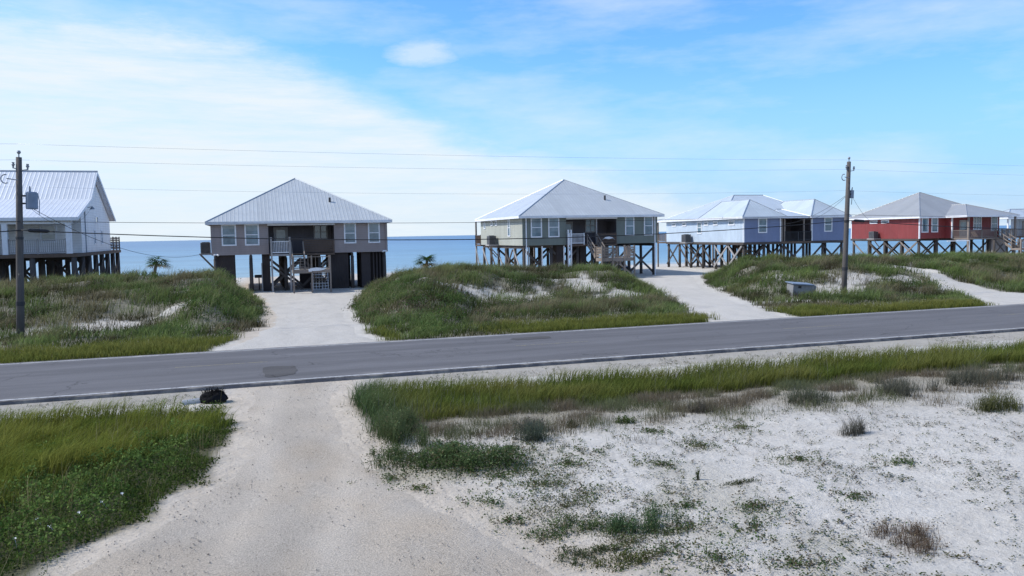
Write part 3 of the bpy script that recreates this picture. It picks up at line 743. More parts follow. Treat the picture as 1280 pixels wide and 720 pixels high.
# --- blue house
H3 = thing('stilt_house', 'periwinkle blue stilt house with two street wings and pale roofs', 'house', (48.9, 72.0, .12))
W, zf, ze, D = 12.85, 3.0, 5.65, 16.3; a, b = .357 * W, .66 * W; rec = 3.4
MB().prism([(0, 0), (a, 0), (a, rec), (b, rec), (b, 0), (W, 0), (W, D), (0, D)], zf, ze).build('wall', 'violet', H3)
MB().box(-.012, -.002, .004, D, zf + .002, ze).build('sunlit_side_wall', 'violet_lit', H3)  # skin on the sun side, its lighter blue has the sunlight painted in
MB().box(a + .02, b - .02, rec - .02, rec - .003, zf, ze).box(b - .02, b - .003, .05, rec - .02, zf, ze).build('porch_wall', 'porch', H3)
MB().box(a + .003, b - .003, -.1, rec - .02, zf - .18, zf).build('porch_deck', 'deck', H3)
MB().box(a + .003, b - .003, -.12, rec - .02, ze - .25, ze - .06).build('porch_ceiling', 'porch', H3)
hip(H3, -.45, W + .45, 3.2, D + .5, ze, (6.1, 11.0, 8.45), (10.2, 11.0, 8.45), 'roof_pale', name='roof')
hip(H3, -.44, a + .42, -.45, 8.2, ze + .012, (a / 2, 2.3, 7.55), (a / 2, 7.6, 7.55), 'roof_pale')
hip(H3, b - .42, W + .44, -.45, 8.2, ze + .012, ((b + W) / 2, 2.3, 7.55), ((b + W) / 2, 7.6, 7.55), 'roof_pale')
hip(H3, a + .43, b - .43, -.3, 3.19, ze + .006, (a + 1.6, 3.0, 6.5), (b - 1.6, 3.0, 6.5), 'roof_pale')
window(H3, 'f', a * .5, 0, 1.1, zf + .95, ze - .12, (.5,)); window(H3, 'f', b + (W - b) * .49, 0, 1.05, zf + .95, ze - .14, (.5,))
for x, y in ((0, 0), (a - .1, 0), (b, 0), (W - .1, 0)): corner_trim(H3, x, y - .004, zf, ze - .15)
for y, w_, z0, z1 in ((2.2, 1.2, ze - .85, ze - .3), (5.3, .9, ze - .8, ze - .32), (7.2, .9, ze - .8, ze - .32), (8.6, 1.0, zf + .95, ze - .3), (12.0, 1.0, ze - .8, ze - .34), (14.4, 1.0, ze - .8, ze - .34)):
    window(H3, 'l', -.012, y, w_, z0, z1, (.5,) if z1 - z0 > 1 else (), fw=.13)
for x in (a + .1, a + .45, b - 1.0): MB().box(x - .07, x + .07, -.06, .06, zf, ze - .2).build('porch_post', 'timber', H3)
railing(H3, [(a + .5, -.03), (b - .1, -.03)], zf, 1.0, 'dark', .14)
xs = np.linspace(.2, W - .2, 6); ys = np.linspace(.3, D - .2, 7)
pilings(H3, xs, ys, -.3, zf - .3)
for x in xs: MB().box(x - .08, x + .08, .06, D - .05, zf - .3, zf - .02).build('floor_beam', 'pile', H3)
MB().box(-.06, W + .06, -.05, -.002, zf - .26, zf - .004).build('rim_beam', 'pile', H3); MB().box(-.07, -.016, -.002, D, zf - .26, zf - .004).build('rim_beam', 'pile', H3)
for i in range(6):
    xbrace(H3, (xs[0] - .17, ys[i]), (xs[0] - .17, ys[i + 1]), .3, zf - .4, 'greywood' if i in (0, 1) else 'pile', both=i in (0, 1, 3, 5))
for i in range(5):
    xbrace(H3, (xs[i], ys[0] - .02), (xs[i + 1], ys[0] - .02), .3, zf - .4, both=i in (2, 4)); xbrace(H3, (xs[i], ys[4]), (xs[i + 1], ys[4]), .3, zf - .4, both=i % 2 == 0)
ac_unit(H3, -.02, 10.6, zf + .0)
MB().box(-.05, W, D + .004, D + 2.4, zf - .18, zf).build('rear_deck', 'deck', H3); railing(H3, [(-.02, D + .1), (-.02, D + 2.3), (W, D + 2.3)], zf, 1.0, 'timber')
for x in (.05, 4, 8, 12.7): MB().box(x - .08, x + .08, D + 2.2, D + 2.36, -.4, ze - .1).build('deck_post', 'timber', H3)
hip(H3, -.4, W + .4, D + .55, D + 2.8, ze - .02, (2, D + .9, ze + .5), (W - 2, D + .9, ze + .5), 'roof_pale', name='porch_roof')
st = stair(H3, (3.0, 5.6, zf - .4), (6.5, 5.6, .0), 1.0, (0, 1, 0), 'timber')
# --- red house
H4 = thing('stilt_house', 'red stilt house with grey hip roof and projecting right porch wing', 'house', (78.0, 78.0, .15))
zf, ze = 2.8, 5.5
MB().prism([(0, 0), (4, 0), (4, -1.05), (11.6, -1.05), (11.6, 11.8), (0, 11.8)], zf, ze).build('wall', 'red', H4)
hip(H4, -.45, 12.6, -.45, 12.2, ze, (5.75, 5.9, 8.75), (6.0, 5.9, 8.75), 'roof_grey', cap='roof_grey')
hip(H4, 3.55, 11.9, -3.6, 5.0, ze + .012, (7.65, .4, 6.98), (7.65, 4.6, 6.98), 'roof_grey', cap='roof_grey')
for x in (.83, 2.35): window(H4, 'f', x, 0, 1.05, zf + .75, ze - .12, (.5,))
for y in (5.6, 7.6): window(H4, 'l', 0, y, 1.35, ze - .72, ze - .28, (), fw=.12)
for x, y in ((0, 0), (0, 11.65), (4, -1.05)): corner_trim(H4, x, y - .004, zf, ze - .05)
door(H4, 'f', 5.75, -1.05, 1.0, zf, zf + 2.1, 'greywood'); window(H4, 'f', 8.0, -1.05, 1.35, zf + .95, ze - .1, (.5,), 2); window(H4, 'f', 10.75, -1.05, 1.1, zf + .75, ze - .1, (.5,))
MB().box(4.0, 11.6, -3.45, -1.053, zf - .18, zf - .003).build('porch_deck', 'timber', H4)
for x in (4.1, 11.5): MB().box(x - .09, x + .09, -3.42, -3.24, -.2, ze - .06).build('porch_post', 'timber', H4)
railing(H4, [(4.1, -1.1), (4.1, -3.33), (8.3, -3.33)], zf, .95, 'timber', .14); railing(H4, [(9.4, -3.33), (11.5, -3.33), (11.5, -1.1)], zf, .95, 'timber', .14)
stair(H4, (8.85, -3.4, zf), (8.85, -5.6, zf - 1.25), 1.0, (1, 0, 0), 'timber')
MB().box(8.2, 10.4, -6.9, -5.6, zf - 1.5, zf - 1.27).build('lower_landing', 'timber', H4); railing(H4, [(8.25, -6.8), (10.3, -6.8), (10.3, -5.7)], zf - 1.25, 1.0, 'timber', solid=True)
for x in (8.25, 10.3): MB().box(x - .07, x + .07, -6.95, -6.82, -.3, zf - .2).build('post', 'timber', H4)
fl = MB(); fl.box(8.45, 9.35, -1.1, -1.06, zf + .4, zf + .5); 
ac_unit(H4, -.002, 7.0, zf + .05)
xs = np.linspace(.25, 11.4, 5); ys = np.linspace(.3, 11.5, 5)
pilings(H4, xs, ys, -.3, zf - .3, .17)
for x in (4.2, 7.7, 11.4): pilings(H4, [x], [-3.2], -.3, zf - .2, .15)
for x in xs: MB().box(x - .09, x + .09, .06, 11.7, zf - .3, zf - .02).build('floor_beam', 'pile', H4)
MB().box(-.05, -.004, 0, 11.8, zf - .25, zf - .004).build('rim_beam', 'pile', H4)
for i in range(4):
    xbrace(H4, (xs[0] - .19, ys[i]), (xs[0] - .19, ys[i + 1]), .25, zf - .4, 'timber' if i in (0, 3) else 'pile', both=i in (0, 1)); xbrace(H4, (xs[i], ys[0]), (xs[i + 1], ys[0]), .25, zf - .4); xbrace(H4, (xs[i], ys[3]), (xs[i + 1], ys[3]), .25, zf - .4)
wp = MB(); wp.tube([(1.2, -3.0, zf - .3), (4.1, -3.5, zf - .3)], .06, 6).tube([(4.1, -3.5, zf - .3), (4.1, -3.5, -.2)], .06, 6); wp.build('drain_pipe', 'white', H4)
# --- white house
H5 = thing('stilt_house', 'big white gabled stilt house behind the left utility pole', 'house', (-12.0, 64.0, .12))
zf, ze, XL = 3.5, 6.1, -22.
gy = [(3.0, zf), (15.8, zf), (15.8, 6.3), (8.3, 9.75), (5.0, 7.45), (3.0, 6.9)]
w = MB(); i = len(w.v); w.v += [(0, y, z) for y, z in gy] + [(XL, y, z) for y, z in gy]; n = len(gy)
w.f.append(tuple(range(n))); w.f.append(tuple(range(n, 2 * n))[::-1])
for k in range(n): w.f.append((k, n + k, n + (k + 1) % n, (k + 1) % n))
w.build('wall', 'cream', H5)
rp = [(-.55, 6.06), (5.0, 7.6), (8.3, 9.95), (16.4, 6.22)]
r = MB()
for (y0, z0), (y1, z1) in zip(rp[:-1], rp[1:]):
    r.poly([(.45, y0, z0), (XL, y0, z0), (XL, y1, z1), (.45, y1, z1)][::-1]); r.poly([(.45, y0, z0 - .1), (XL, y0, z0 - .1), (XL, y1, z1 - .1), (.45, y1, z1 - .1)])
ro = r.build('roof', 'roof_white', H5)
f = MB()
for (y0, z0), (y1, z1) in zip(rp[:-1], rp[1:]): f.poly([(.456, y0, z0 + .02), (.456, y1, z1 + .02), (.456, y1, z1 - .22), (.456, y0, z0 - .22)])
f.box(XL, .45, -.6, -.56, 5.84, 6.07); f.build('fascia', 'white', ro)
MB().tube([(XL, 8.3, 9.96), (.46, 8.3, 9.96)], .08, 6).build('ridge_cap', 'cap', ro)
MB().box(XL, .3, -.4, 3.0, zf - .25, zf).build('porch_deck', 'deck', H5)
MB().box(XL, .0, -.3, -.05, 5.62, 5.84).build('porch_beam', 'white', H5)
for x in (-.25, -4.2, -8.2, -12.2): MB().box(x - .17, x + .17, -.32, .02, zf, 5.62).build('porch_post', 'white', H5)
railing(H5, [(XL, -.2), (-12.4, -.2)], zf, 1.0, 'greywood'); railing(H5, [(-12, -.2), (-8.4, -.2)], zf, 1.0, 'greywood'); railing(H5, [(-8, -.2), (-4.4, -.2)], zf, 1.0, 'greywood'); railing(H5, [(-4, -.2), (-.45, -.2)], zf, 1.0, 'greywood')
for x in (-2.2, -6.2, -10): window(H5, 'f', x, 3.0, 1.1, zf + .8, zf + 2.1, (.5,), pane='curtain')
for y in (8.2, 11.4): window(H5, 'r', 0, y, .7, zf + .6, zf + 1.8, (.5,), pane='curtain', fw=.09)
window(H5, 'r', 0, 9.4, 1.2, zf + 2.3, zf + 2.9, (), pane='curtain', fw=.09)
lamp = MB(); lamp.tube([(.02, 4.6, 6.9), (.5, 4.9, 7.0)], .03, 6).tube([(.5, 4.9, 7.02), (.5, 4.9, 6.8)], [.04, .2], 10); lamp.build('wall_lamp', 'grey', H5)
MB().box(.004, .07, 4.4, 4.5, zf, 7.0).build('conduit', 'grey', H5)
MB().box(XL, .3, 15.804, 19.6, zf - .25, zf).build('rear_deck', 'deck', H5); railing(H5, [(.2, 15.9), (.2, 19.5), (-6, 19.5)], zf, 1.15, 'deck', solid=True)
MB().box(.004, .3, 3.0, 15.8, zf - .25, zf - .005).build('rim_beam', 'deck', H5)
xs = [-.0, -2.6, -5.2, -7.8, -10.4, -13]; ys = [-.2, 2.6, 5.4, 8.2, 11, 13.8, 16.6, 19.4]
pilings(H5, xs, ys, -.4, zf - .25, .2)
for i in range(len(ys) - 1): xbrace(H5, (.1, ys[i]), (.1, ys[i + 1]), .3, zf - .5, both=i % 2 == 0)
for i in range(5): xbrace(H5, (xs[i], 5.4), (xs[i + 1], 5.4), .3, zf - .5, both=i % 2 == 0); xbrace(H5, (xs[i], 13.8), (xs[i + 1], 13.8), .3, zf - .5)
for x0, x1 in zip(xs[:-1], xs[1:]): MB().box(x1 + .1, x0 - .1, 2.5, 2.7, zf - .5, zf - .26).build('floor_beam', 'pile', H5)
# --- pale house at the right edge
H6 = thing('stilt_house', 'pale roofed porch house cut off by the right edge of the photo', 'house', (99.3, 84.0, .15))
zf, ze = 2.7, 5.3
hip(H6, -.5, 12, -.5, 4.2, ze, (2.6, 1.85, 6.5), (9.4, 1.85, 6.5), 'roof_pale')
MB().prism([(5.2, 2.6), (11.5, 2.6), (11.5, 3.9), (5.2, 3.9)], zf, ze).build('wall', 'violet_lit', H6)
MB().box(-2.5, 11.5, -.1, 2.6, zf - .2, zf).box(-2.5, 5.19, 2.602, 4.2, zf - .2, zf).build('porch_deck', 'deck', H6)
for x, y in ((.1, 0), (3.4, 0), (.1, 3.6), (7, 0)): MB().box(x - .1, x + .1, y - .1, y + .1, zf, ze - .02).build('porch_post', 'white', H6)
railing(H6, [(-2.4, 0), (.0, 0), (3.3, 0), (6.9, 0)], zf, 1.0, 'timber')
railing(H6, [(-2.4, 4.1), (-2.4, 0)], zf, 1.0, 'timber')
window(H6, 'f', 8.6, 2.6, 1.1, zf + .8, ze - .2); door(H6, 'f', 6.4, 2.6, .95, zf, zf + 2.05)
pilings(H6, (-2.2, .1, 3.4, 7), (.1, 3.9), -.3, zf - .2)
xbrace(H6, (-2.2, .1), (.1, .1), .3, zf - .3); xbrace(H6, (.1, .1), (3.4, .1), .3, zf - .3); MB().box(-.9, 1.6, 1.2, 2.6, .2, zf - .3).build('storage_enclosure', 'greywood', H6)

# ------------------------------------------------------------------ utility poles and cables
def utility_pole(u, v, label, h, big):
    z = float(tz(u, v)); t = thing('utility_pole', label, 'utility pole', (u, v, z), 'wooden utility poles along the far roadside')
    MB().tube([(0, 0, -.5), (0, 0, 2), (0, 0, 5), (0, 0, h)], [.17, .165, .145, .12], 14).build('pole_shaft', 'pole', t, True)
    MB().tube([(0, 0, 1.55), (0, 0, 1.75)], .185, 14).build('metal_band', 'dark', t)
    def insulator(x, y, zz, arm=True):
        m = MB()
        if arm: m.tube([(0, 0, zz - .16), (x, y, zz - .1)], .025, 6)
        m.tube([(x, y, zz - .12), (x, y, zz), (x, y, zz + .05), (x, y, zz + .1), (x, y, zz + .16)], [.03, .045, .08, .05, .06], 8)
        m.build('insulator', 'grey', t)
    pin = MB(); pin.tube([(0, 0, h - .05), (0, 0, h + .2)], .03, 6); pin.tube([(0, 0, h + .15), (0, 0, h + .22), (0, 0, h + .3)], [.05, .09, .06], 8); pin.build('insulator', 'grey', t)
    insulator(-.22, -.05, h - .4); insulator(.36, -.05, h - .45)
    c = MB(); c.tube([(0, -.1, h - 1.05), (-.45, -.2, h - 1.0)], .025, 6)
    c.tube([(-.48 + .18 * math.cos(q) - .02, -.2, h - 1.02 + .2 * math.sin(q)) for q in np.linspace(1.3, 5.3, 9)], .028, 6); c.build('fuse_cutout', 'grey', t)
    if big:
        m = MB(); m.tube([(.52, -.05, h - 2.35), (.52, -.05, h - 2.3), (.52, -.05, h - 1.62), (.52, -.05, h - 1.56)], [.23, .25, .25, .2], 18); tr = m.build('transformer', 'transformer', t, False)
        b = MB(); b.tube([(.45, -.05, h - 1.6), (.44, -.05, h - 1.3)], [.05, .03], 8); b.tube([(.5, .02, h - 1.56), (.75, .0, h - 1.62), (.82, 0, h - 2.0), (.8, 0, h - 2.6)], .02, 6); b.build('bushing', 'grey', tr)
        br = MB()
        for zz in (h - 1.75, h - 2.1): br.box(.1, .32, -.09, -.01, zz - .04, zz + .04)
        br.build('bracket', 'dark', tr)
    else:
        m = MB(); m.tube([(.27, -.05, h - 2.3), (.27, -.05, h - 1.8)], .13, 12); tr = m.build('transformer', 'transformer', t)
        b = MB(); b.tube([(.27, -.05, h - 1.8), (.3, -.05, h - 1.6)], [.04, .02], 6); b.tube([(.3, -.05, h - 2.3), (.28, -.05, h - 2.7)], .02, 6); b.build('bushing', 'dark', tr)
        MB().box(.08, .2, -.1, 0, h - 2.1, h - 2.0).build('bracket', 'dark', tr)
    s = MB(); s.tube([(0, 0, 4.6), (0, 0, 4.72)], .165, 12); s.build('cable_clamp', 'dark', t)
    return t
PL = (-10.28, 42.); PR = (35.98, 42.)
pl_ = utility_pole(*PL, 'wooden utility pole with a large round transformer in front of the white house', 8.35, True)
pr_ = utility_pole(*PR, 'wooden utility pole with a small transformer in front of the blue house', 8.45, False)
pr_.rotation_euler = (0, R(2.0), 0); pl_.rotation_euler = (0, R(2.5), 0)
PL = (-9.95, 42.); PR = (36.2, 42.)
def cable(name, label, segs, rad, mat, splices=(), group=None):
    mb = MB()
    for A, B, sag in segs:
        A = Vector(A); B = Vector(B); pts = []
        for k in range(25):
            t = k / 24; p = A.lerp(B, t); p.z -= sag * 4 * t * (1 - t); pts.append(p)
        mb.tube(pts, rad, 6)
    o = mb.build(name, mat, None, True); tag(o, label, 'cable', group)
    for p, q, r_ in splices:
        p = Vector(p); q = Vector(q); MB().tube([p, p.lerp(q, .12), p.lerp(q, .88), q], [.03, r_, r_, .03], 8).build('splice_case', 'wire', o, True)
    return o
def span(zl, zr, zm, dx=0, dy=0):
    s = (zl + zr) / 2 - zm
    return [((-56 + dx, 42 + dy, zl), (PL[0] + dx, 42 + dy, zl), s), ((PL[0] + dx, 42 + dy, zl), (PR[0] + dx, 42 + dy, zr), s), ((PR[0] + dx, 42 + dy, zr), (82 + dx, 42 + dy, zr - .3), s)]
cable('power_line', 'topmost thin wire strung between the two pole tops', span(8.93, 8.72, 8.66), .005, 'thinwire')
cable('power_line', 'second thin wire from the top on the poles', span(8.2, 8.12, 7.94, .0, -.1), .005, 'thinwire')
cable('power_line', 'third thin wire crossing in front of the roofs', span(7.0, 6.8, 6.62, .0, .15), .0045, 'thinwire')
cable('telephone_cable', 'upper black cable level with the eaves', span(5.4, 5.25, 5.07, 0, -.18), .012, 'wire')
cable('telephone_cable', 'lower thick black cable sagging across the house walls', span(5.0, 4.9, 4.16, 0, -.2), .026, 'wire', [((PL[0] + .25, 41.8, 4.99), (PL[0] + 1.15, 41.8, 4.93), .085), ((PR[0] + .3, 41.8, 4.89), (PR[0] + 1.2, 41.8, 4.83), .085)])
cable('service_wire', 'wire dropping from the left pole transformer toward the taupe house', [((PL[0] + .3, 42, 6.1), (-3.35, 71, 3.4), 1.2)], .012, 'wire')
cable('service_wire', 'short wire dropping from the left pole transformer to the white house', [((PL[0] + .3, 42, 6.1), (-11.5, 68.5, 7.0), 1.1)], .009, 'wire')
cable('service_wire', 'upper of two wires from the right pole to the blue house', [((PR[0] - .1, 42, 6.5), (51.5, 72.0, 5.3), .9)], .01, 'wire')
cable('service_wire', 'lower of two wires from the right pole to the blue house', [((PR[0] - .1, 42, 6.45), (55.2, 71.6, 5.6), .7)], .01, 'wire')
cable('service_wire', 'wire dropping from the right pole to the red house', [((PR[0] + .3, 42, 6.5), (77.6, 84, 5.6), 1.0)], .01, 'wire')

# ------------------------------------------------------------------ small objects
zb = float(tz(33.7, 43.3)) - .2
ub = thing('utility_box', 'pale grey wooden box with a bluish lid half buried in the dune', 'box', (33.65, 43.3, zb)); ub.rotation_euler = (R(3), R(5), R(-14))
MB().box(-.75, .75, -.5, .5, -.3, .86).box(.66, .752, -.53, -.501, -.3, .86).box(-.752, -.66, -.53, -.501, -.3, .86).build('box_body', 'box', ub, bevel=.01)
MB().box(-.85, .6, -.6, .58, .865, .92).box(-.85, .5, -.63, -.601, .84, .92).build('lid', 'transformer', ub, bevel=.01)
MB().box(-.42, -.22, -.515, -.503, .62, .78).build('opening', 'dark', ub)
# dark bundle with pipe on the road shoulder
def bundle():
    import bmesh
    bm = bmesh.new(); bmesh.ops.create_icosphere(bm, subdivisions=4, radius=1)
    for v in bm.verts:
        d = v.co.copy(); nz = float(fbm(d.x * 2.5 + 9, d.y * 2.5 + d.z * 2 + 4, 4)) - .5; fine = float(vn(d.x * 9 + 30, d.y * 9 + d.z * 7)) - .5
        v.co = d * (1 + .5 * nz + .14 * fine); v.co.x *= .36; v.co.y *= .28; v.co.z = max(-.1, v.co.z * .23 + .12)
    me = bpy.data.meshes.new('dark_bundle'); bm.to_mesh(me); bm.free(); me.polygons.foreach_set('use_smooth', [True] * len(me.polygons)); me.materials.append(M['black'])
    o = bpy.data.objects.new('dark_bundle', me); C.objects.link(o); return o
bd = bundle(); bd.location = (-1.12, 22.9, float(tz(-1.12, 22.9)) - .03)
tag(bd, 'black crumpled bundle on the road shoulder left of the gravel drive', 'bundle')
st = Veg(); q = RNG.normal(size=(260, 3)); q /= np.linalg.norm(q, axis=1)[:, None]; q[:, 2] = abs(q[:, 2])
st.blades(q * np.array([.30, .23, .22]) + np.array([0, 0, .1]), .1 + RNG.random(260) * .18, np.full(260, .012), RNG.random(260), np.full((260, 3), .008), np.full((260, 3), .02))
st.build('loose_strand', 'dryfol', bd)
pp = MB(); pp.tube([(-.4, 0, .02), (.15, .05, .06)], .14, 16, False); pp.tube([(.15, .05, .06), (-.4, 0, .02)], .12, 16, False)
po = pp.build('pipe', 'grey', None, True); po.location = (-1.5, 22.95, float(tz(-1.5, 22.95)) - .06); tag(po, 'blue-grey pipe end lying beside the black bundle', 'pipe')
# grill
zg = float(tz(.6, 70.5)); gr = thing('barbecue_grill', 'small black pedestal grill left of the taupe house stairs', 'grill', (.55, 70.2, zg))
g = MB(); g.box(-.35, .35, -.25, .25, 1.05, 1.3); g.build('grill_box', 'dark', gr, bevel=.03); MB().tube([(0, 0, 0), (0, 0, 1.05)], .05, 8).build('pedestal', 'dark', gr); MB().box(-.6, .6, -.3, .3, 0, .06).build('base', 'dark', gr)
# car under the green house
def car(loc, rz):
    t = thing('parked_car', 'dark car parked under the green house beside its stairs', 'car', loc); t.rotation_euler = (0, 0, rz)
    sec = [(-2.2, .35, .75, .74), (-2.05, .3, .92, .84), (-1.3, .25, 1.0, .88), (1.1, .25, .98, .88), (1.9, .28, .82, .84), (2.2, .38, .62, .7)]
    mb = MB(); n = 10
    for x, z0, z1, hw in sec:
        for k in range(n):
            q = 2 * math.pi * (k + .5) / n; c_, s_ = math.cos(q), math.sin(q); e = (abs(c_) ** 4 + abs(s_) ** 4) ** -.25
            mb.v.append((x, hw * c_ * e, (z0 + z1) / 2 + (z1 - z0) / 2 * s_ * e))
    for i in range(len(sec) - 1):
        for k in range(n): mb.f.append((i * n + k, i * n + (k + 1) % n, (i + 1) * n + (k + 1) % n, (i + 1) * n + k))
    mb.f.append(tuple(range(n))[::-1]); mb.f.append(tuple((len(sec) - 1) * n + k for k in range(n)))
    b = mb.build('body', 'carpaint', t, True)
    c = MB(); bot = [(-1.75, -.78, .97), (1.15, -.78, .95), (1.15, .78, .95), (-1.75, .78, .97)]; top = [(-1.25, -.6, 1.45), (.35, -.6, 1.45), (.35, .6, 1.45), (-1.25, .6, 1.45)]
    c.v += bot + top; c.f += [(4, 5, 6, 7), (0, 1, 5, 4), (1, 2, 6, 5), (2, 3, 7, 6), (3, 0, 4, 7)]; cb = c.build('cabin', 'carpaint', t, bevel=.06)
    for nm, qd in (('windscreen', (1, 2, 6, 5)), ('rear_window', (3, 0, 4, 7)), ('side_window', (0, 1, 5, 4)), ('side_window', (2, 3, 7, 6))):
        P_ = [Vector(c.v[k]) for k in qd]; m_ = sum(P_, Vector()) / 4; nn = (P_[1] - P_[0]).cross(P_[3] - P_[0]).normalized()
        MB().poly([m_ + (p - m_) * .86 + nn * .012 for p in P_]).build(nm, 'glass', cb)
    for x in (-1.35, 1.35):
        for s in (-1, 1):
            w = MB(); w.tube([(x, s * .7, .32), (x, s * .9, .32)], .32, 18); wo = w.build('wheel', 'rubber', t); MB().tube([(x, s * .9, .32), (x, s * .915, .32)], .19, 14).build('rim', 'grey', wo)
    for s in (-1, 1):
        MB().box(2.08, 2.19, s * .55 - .14, s * .55 + .14, .58, .7).build('headlight', 'lamp', t, bevel=.02); MB().box(-2.2, -2.12, s * .6 - .12, s * .6 + .12, .68, .82).build('tail_light', 'red', t, bevel=.02)
car((35.2, 74.3, float(tz(35.2, 74.3))), R(-82))
# palms
def palm(loc, label, hgt, lean, n, L, seed):
    rs = np.random.default_rng(seed); t = thing('palm_tree', label, 'palm tree', loc)
    pts = [(lean * k / 5 * (k / 5), 0, hgt * k / 5) for k in range(6)]
    MB().tube([(0, 0, -.4)] + pts, [.2] + [.19 - .012 * k + .02 * (k % 2) for k in range(6)], 10).build('trunk', 'pole', t, True)
    for k in range(n):
        az = 2 * math.pi * k / n + rs.random() * .5; el = rs.uniform(-.5, 1.2); V = Veg(); ln = L * rs.uniform(.75, 1.1)
        dead = el < -.15; d0 = np.array([math.cos(az), math.sin(az), 0]); sd = np.array([-math.sin(az), math.cos(az), 0]); ts = np.linspace(0, 1, 14)
        spine = np.array([lean, 0, hgt])[None] + d0[None] * (ln * .5 * ts * math.cos(el))[:, None] + np.array([0, 0, 1.])[None] * (ln * .5 * ts * math.sin(el) - ln * .12 * ts ** 2)[:, None]
        hub = spine[-5]; m = 26; a2 = np.linspace(-1.5, 1.5, m)
        tips = hub[None] + (d0[None] * np.cos(a2)[:, None] + sd[None] * np.sin(a2)[:, None]) * (ln * .55) + np.array([0, 0, 1.])[None] * (math.sin(el) * .35 * np.cos(a2) - .28 * rs.random(m) * ln)[:, None]
        c0 = np.array([.20, .17, .09] if dead else [.055, .10, .03]); Vv = []; 
        mb = []; cols = []; corner = []; st_ = []
        for j in range(m):
            dr = tips[j] - hub; s_ = np.cross(dr, [0, 0, 1.]); s_ = s_ / (np.linalg.norm(s_) + 1e-6) * .035; i = len(Vv)
            Vv += [hub - s_ * .5, hub + s_ * .5, hub + dr * .6 + s_, tips[j], hub + dr * .6 - s_]; cols += [c0 * rs.uniform(.7, 1.8)] * 5; st_.append(len(corner)); corner += [i, i + 1, i + 2, i + 3, i + 4]
        for j in range(13):
            i = len(Vv); Vv += [spine[j] - sd * .02, spine[j] + sd * .02, spine[j + 1] + sd * .02, spine[j + 1] - sd * .02]; cols += [c0 * 1.3] * 4; st_.append(len(corner)); corner += [i, i + 1, i + 2, i + 3]
        mesh_np('frond', np.array(Vv), np.array(corner), np.array(st_), 'foliage', np.array(cols), t)
palm((-10.15, 95, .0), 'leaning palm tree between the white house and the taupe house', 2.15, .35, 22, 1.95, 3)
palm((18.6, 88, -.05), 'short bushy palm tree between the taupe house and the green house', 1.7, .05, 24, 2.05, 5)

# ------------------------------------------------------------------ vegetation, stuff
YG0, YG1 = (.055, .075, .012), (.19, .19, .05)
def wind(n, s=.8): return RNG.normal(np.pi * -.05, s, n)
# foreground left: tall yellow-green grass plus low dark weeds along the drive
g = Veg()
u, v = scatter(120000, -12, 0, 6, 24.4, lambda u, v: left_grass(u, v) * ss(3.0, 4.0, near_drive(u, v) + (fbm(u * .8, v * .8, 3) - .5) * 4.2 + np.clip((v - 14) * .38, -.5, 2.4)))
t = fbm(u * .7, v * .7, 3); n = len(u); h = (.12 + .75 * t * fbm(u * 2.2, v * 2.2 + 40, 2) * 1.5 + .2 * RNG.random(n)) * (1 - .35 * ss(22.8, 24.2, v))
tt = np.clip((t - .3) * 2, 0, 1)
g.blades(P3(u, v), h, .007 + RNG.random(n) * .007, .25 + RNG.random(n) * .8, jit(lerp((.075, .10, .016), (.105, .115, .02), tt)), jit(lerp((.18, .235, .045), (.31, .305, .075), tt), .5), wind(n))
# dead stems and seed heads through the grass
u, v = scatter(9000, -12, 0, 6, 24, lambda u, v: left_grass(u, v) * ss(.4, .65, fbm(u * .8 + 15, v * .8, 3)) * .6); n = len(u)
g.blades(P3(u, v), .35 + .45 * RNG.random(n), .005 + RNG.random(n) * .005, RNG.random(n) * .9, jit(np.full((n, 3), (.12, .11, .05))), jit(np.repeat(np.array([[.38, .33, .17]]), n, 0), .4), wind(n, 1.1))
tag(g.build('tall_grass'), 'tall yellow-green grass left of the gravel drive', 'grass', kind='stuff')
g = Veg()
u, v = scatter(260000, -9, .5, 6, 24.2, lambda u, v: left_grass(u, v) * (1 - .94 * ss(3.2, 4.4, near_drive(u, v) + (fbm(u * .8, v * .8, 3) - .5) * 4.2 + np.clip((v - 14) * .38, -.5, 2.4))) * ss(.30, .52, fbm(u * 1.6 + 3, v * 1.6, 3) + .25 * ss(.2, 1.1, near_drive(u, v))))
n = len(u); t = fbm(u * 1.1 + 50, v * 1.1, 3); hh = .04 + .75 * np.clip(fbm(u * 1.7 + 50, v * 1.7, 3) - .28, 0, 1) * ss(.1, 1.2, near_drive(u, v))
p = P3(u, v); p[:, 2] += RNG.random(n) ** .6 * hh * 1.25
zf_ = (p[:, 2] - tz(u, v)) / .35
g.leaves(p, .022 + RNG.random(n) ** 2 * .055, (.5 + .85 * np.clip(zf_, 0, 1))[:, None] * jit(lerp((.05, .095, .022), (.16, .22, .065), np.clip(RNG.random(n) * t * 1.9, 0, 1)), .4), .45, .55)  # leaves darker low down, shade in the gaps put into their colour
k = RNG.random(n) < .22
g.blades(P3(u[k], v[k]), .08 + .4 * RNG.random(k.sum()) * fbm(u[k] * 1.3, v[k] * 1.3 + 20, 3), np.full(k.sum(), .008), RNG.random(k.sum()) * .9, jit(lerp((.03, .06, .015), (.06, .09, .02), RNG.random(k.sum()))), jit(lerp((.09, .15, .03), (.16, .17, .05), RNG.random(k.sum()))))
tag(g.build('low_weeds'), 'dark green low weeds along the left edge of the gravel drive', 'weeds', kind='stuff')
